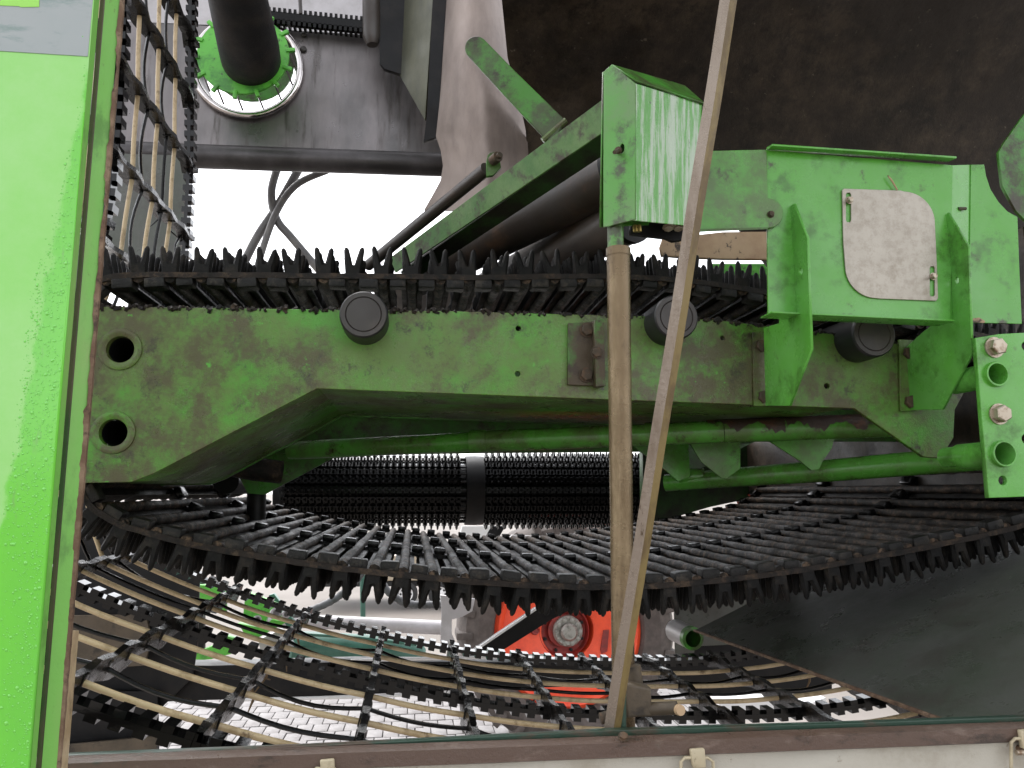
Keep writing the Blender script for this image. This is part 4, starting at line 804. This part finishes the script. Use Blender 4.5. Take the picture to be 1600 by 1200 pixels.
# ------------------------------------------------------------------ dark green chute at the lower right
t = thing('chute', 'dark green chute sheet sloping at the lower right', 'chute', W(1300, 1080, 1.6))
A0, B0 = W(1085, 985, 2.2), W(1494, 1133, 1.13); up = Vector((1, 0, .50)).normalized()
rows = []
for k in range(9):
    s_ = k / 8 * .95; rows.append([A0.lerp(B0, i / 10 * 1.12) + Vector((s_, 0, s_ * .42 + .10 * s_ * s_ + .0)) for i in range(11)])
grid_sheet('chute_sheet', rows, 'darkgreen', t, th=.004)
a, b = A0, A0.lerp(B0, 1.12); MB().tube([a, b], .004, 8).build('chute_edge', 'rust_edge', t)
pplate('liner_sheet', [(1052, 880), (1290, 870), (1290, 1000), (1085, 1010), (1085, 1020), (1055, 1022)], 2.42, .006, 'darkgreen', t)
pplate('dark_liner', [(1088, 978), (1300, 1040), (1300, 1084), (1100, 1084), (1040, 1060), (1040, 1024), (1084, 1020)], 2.5, .006, 'darkmetal', t)
ob = pplate('bearing_housing', [(1004, 690), (1200, 686), (1205, 772), (1110, 792), (1062, 806), (1006, 836)], 3.15, .05, 'grime_shade'); tag(ob, 'dark bearing housing behind the belt under the tube frame', 'housing')
t = thing('pipe_stub', 'short pipe stub with dark green open end beside the chute', 'pipe', W(1078, 1015, 2.3))
c = W(1083, 998, 2.26); dp = Vector((.10, -1, -.03)).normalized(); ro = S(18, 2.26)
MB().lathe(c, dp, [(ro, -.02), (ro, .0), (ro * .72, .001), (ro * .70, -.10), (0, -.10)], 28).build('open_end', 'dirty_shade2', t)
MB().lathe(c - dp * .021, dp, [(ro * .99, -.10), (ro * .99, 0)], 28).build('sleeve', 'pale', t)

# ------------------------------------------------------------------ things under and behind the ring elevator
t = thing('cross_beam', 'black steel cross beam under the ring elevator', 'beam', W(600, 1090, 2.75))
pplate('beam_face', [(60, 1036), (330, 1040), (550, 1034), (985, 1036), (985, 1070), (690, 1080), (560, 1086), (60, 1104)], 2.75, .09, 'darkmetal', t, bev=.004)
ptube('edge_bar', [(355, 1094, 2.72), (560, 1089, 2.72), (720, 1082, 2.72)], [2.5, 2.5, 2.5], 'white', t, 8)
ptube('edge_bar', [(548, 1032, 2.72), (720, 1028, 2.72), (850, 1024, 2.72)], [2.5, 2.5, 2.5], 'white', t, 8)
t = thing('brown_boards', 'brown boards and dark sheet behind the elevator at lower left', 'board', W(160, 1195, 2.7))
pplate('board', [(110, 962), (228, 960), (236, 1000), (226, 1040), (110, 1048)], 2.62, .012, 'brown', t)
pplate('board', [(40, 1170), (150, 1160), (244, 1150), (246, 1250), (40, 1250)], 2.60, .012, 'brown', t)
pplate('dark_apron', [(30, 1080), (246, 1080), (248, 1250), (30, 1250)], 2.66, .012, 'darkmetal', t)
pplate('dark_sheet', [(30, 760), (250, 800), (312, 895), (308, 1010), (300, 1060), (246, 1112), (180, 1165), (30, 1190)], 2.70, .012, 'darkmetal', t)
t = thing('diagonal_strut', 'black diagonal strut with bright upper edge in front of the red wheel', 'strut', W(740, 1035, 3.2))
pplate('strut_web', [(735, 1022), (838, 952), (900, 930), (905, 946), (862, 968), (776, 1022), (760, 1040), (735, 1040)], 3.25, .06, 'darkmetal', t)
MB().tube(WL([(735, 1021), (838, 951), (900, 929)], 3.25), S(2.2, 3.25), 8).build('bright_edge', 'white', t)

# red wheel with tyre
YW = 6.0; cw = W(886, 985, YW); px_ = lambda v: S(v, YW)
t = thing('red_wheel', 'large tyred wheel with bright red rim behind the elevator', 'wheel', (cw.x, cw.y, cw.z - px_(168)))
prof = [(px_(112), .02), (px_(118), .10), (px_(140), .16), (px_(158), .13), (px_(167), .04), (px_(168), -.25), (px_(158), -.45), (px_(118), -.42)]
ty = MB().lathe(cw, (0, -1, 0), prof, 64).build('tyre', 'tyre', t)
lm = MB()
for k in range(30):
    th = 2 * math.pi * k / 30; rd = Vector((math.cos(th), 0, math.sin(th))); tn = Vector((-math.sin(th), 0, math.cos(th)))
    A = Matrix((rd, Vector((0, 1, 0)), tn)).transposed(); lm.box(cw + rd * px_(160) + Vector((0, -.03, 0)), px_(12), .13, px_(5), A)
lm.build('tread_lugs', 'tyre', ty, bevel=.006)
MB().lathe(cw, (0, -1, 0), [(px_(114), .01), (px_(114), .05), (px_(108), .075), (px_(104), .06), (px_(100), .03), (px_(44), .03), (px_(41), .02), (px_(36), -.12), (0, -.12)], 64).build('rim', 'red', t)
hb = MB().lathe(cw + Vector((-px_(6), -.02, 0)), (0, -1, 0), [(px_(40), 0), (px_(38), .012), (px_(35), -.03), (px_(24), -.05), (px_(24), -.01), (0, -.01)], 40).build('hub_well', 'darkred', t)
hf = MB().lathe(cw + Vector((0, .04, 0)), (0, -1, 0), [(px_(23), 0), (px_(23), .08), (px_(20), .095), (px_(13), .09), (px_(13), .13), (px_(10), .145), (0, .145)], 32).build('hub_flange', 'hub', t)
for k in range(10):
    th = 2 * math.pi * k / 10; MB().lathe(cw + Vector((px_(18) * math.cos(th), -.05, px_(18) * math.sin(th))), (0, -1, 0), [(px_(3.6), 0), (px_(3.6), .012), (0, .014)], 8).build('wheel_nut', 'hub', hf)
for k in range(8):
    th = 2 * math.pi * (k + .5) / 8; MB().lathe(cw + Vector((-px_(6) + px_(31) * math.cos(th), .01, px_(31) * math.sin(th))), (0, -1, 0), [(px_(2.6), 0), (px_(2.6), .02), (0, .022)], 8).build('stud_bolt', 'darkmetal', hb)
for (px, py, r) in ((836, 985, 7), (874, 952, 7)): MB().lathe(W(px, py, YW - .035), (0, -1, 0), [(S(r, YW), 0), (S(r * .8, YW), .02), (S(r * .5, YW), .01), (0, .01)], 20).build('rim_dimple', 'darkred', t)
pplate('rim_label', [(943, 985), (952, 984), (949, 1018), (940, 1022), (938, 1015)], YW - .045, .012, 'darkred', t, bev=.003)
ob = plate('fender', WL([(688, 930), (742, 936), (738, 955), (722, 964), (706, 968), (706, 990), (715, 1012), (688, 1012), (690, 960)], 4.6), .03, 'pale'); tag(ob, 'pale grey metal fender left of the red wheel', 'fender')
ob = ptube('horizontal_pipe', [(420, 968, 5.2), (695, 981, 5.2)], [10, 10.5], 'pale', None); tag(ob, 'grey horizontal pipe above the teal tank', 'pipe')
ob = ptube('green_post', [(566, 890, 5.6), (568, 1010, 5.6)], [4, 4], 'teal', None, 10); tag(ob, 'thin green upright post in the yard', 'post')
mb = MB(); P_ = catmull([W(x, y, 4.7) for x, y in [(425, 962), (470, 958), (520, 938), (556, 908), (576, 880), (592, 898), (606, 924), (634, 942), (668, 945), (700, 940), (725, 920)]], 10)
mb.tube(P_, 0, 10, rs=[S(5.2 + .7 * (i % 2), 4.7) for i in range(len(P_))]); ob = mb.build('corrugated_hose', 'greyhose', None, angle=70); tag(ob, 'grey corrugated hose sagging behind the belt fingers', 'hose')
t = thing('teal_tank', 'faded teal rounded tank under the elevator', 'tank', W(560, 1035, 4.3))
MB().tube([W(452, 1012, 4.3), W(460, 1012, 4.3), W(600, 1018, 4.3), W(655, 1024, 4.3), W(664, 1025, 4.3)], 0, 24, rs=[S(16, 4.3), S(24, 4.3), S(23, 4.3), S(18, 4.3), S(10, 4.3)]).build('shell', 'teal', t)
ptube('rim_tube', [(460, 990, 4.2), (560, 996, 4.2), (660, 1008, 4.2)], [2.5, 2.5, 2.5], 'teal', t, 8)
t = thing('green_coupling', 'bright green coupling parts seen through the elevator cage', 'machine part', W(380, 1040, 4.0))
pplate('coupling_plate', [(310, 914), (352, 916), (352, 958), (310, 955)], 4.0, .04, 'lime', t)
pplate('coupling_plate', [(384, 924), (432, 944), (440, 966), (418, 962), (412, 984), (380, 960)], 4.0, .05, 'lime', t)
pplate('coupling_plate', [(372, 974), (412, 982), (424, 968), (448, 972), (404, 996), (384, 994)], 3.95, .05, 'lime', t)
pplate('foot_plate', [(306, 1020), (336, 1008), (340, 990), (374, 1000), (368, 1020), (330, 1030), (306, 1032)], 3.95, .05, 'lime', t)
for px, py, r in ((431, 958, 8), (447, 960, 6), (402, 968, 6)): MB().lathe(W(px, py, 3.9), (.3, -1, .2), [(S(r, 3.9), -.03), (S(r, 3.9), .01), (S(r * .6, 3.9), .012), (S(r * .55, 3.9), -.01), (0, -.01)], 20).build('boss', 'pale', t)
pplate('grey_block', [(404, 1000), (436, 985), (458, 1010), (440, 1040), (408, 1030)], 4.05, .08, 'pale', t)
pplate('upright', [(420, 930), (428, 928), (470, 985), (460, 1000)], 4.3, .04, 'teal', t)
pplate('upright', [(196 + 110, 905), (318, 905), (318, 1060), (306, 1060)], 4.1, .04, 'darkmetal', t)
for lab, pts_, Yv, mt in (('pale sloping panel far behind the left of the red wheel', [(722, 822), (768, 822), (742, 866), (712, 866)], 5.0, 'white'), ('black sloping post beside the pale panel in the far gap', [(762, 822), (790, 822), (764, 866), (744, 866)], 5.1, 'darkmetal'), ('pale sheet at the right of the far gap', [(786, 850), (800, 836), (850, 838), (960, 828), (960, 872), (780, 872)], 5.4, 'pale')):
    ob = pplate('distant_panel', pts_, Yv, .03, mt); tag(ob, lab, 'panel')
ob = pplate('pale_crate', [(1122, 1096), (1206, 1092), (1214, 1120), (1290, 1090), (1298, 1120), (1130, 1126)], 3.6, .1, 'white'); tag(ob, 'white object glimpsed under the chute edge', 'crate')
# parked trailer
YT = 13.0; t = thing('trailer', 'beige twin axle trailer with white wheels parked in the yard', 'trailer', W(650, 946, YT))
pplate('body', [(480, 868), (905, 868), (905, 905), (480, 909)], YT, 1.6, 'carpaint', t, bev=.02)
pplate('chassis', [(500, 909), (900, 905), (900, 914), (500, 917)], YT + .1, 1.2, 'wheeltyre', t)
for px in (634, 688):
    c = W(px, 928, YT - .05); r = S(18, YT)
    wh = MB().lathe(c, (0, -1, 0), [(r * .6, .02), (r * .72, .06), (r * .95, .05), (r, .0), (r, -.15), (r * .6, -.15)], 32).build('wheel', 'wheeltyre', t)
    MB().lathe(c, (0, -1, 0), [(r * .62, -.02), (r * .60, .04), (r * .45, .02), (r * .2, .05), (0, .05)], 24).build('rim', 'white', wh)
    for k in range(8):
        th = 2 * math.pi * k / 8; MB().lathe(c + Vector((r * .42 * math.cos(th), -.02, r * .42 * math.sin(th))), (0, -1, 0), [(r * .09, 0), (r * .09, .015), (0, .015)], 8).build('rim_hole', 'wheeltyre', wh)
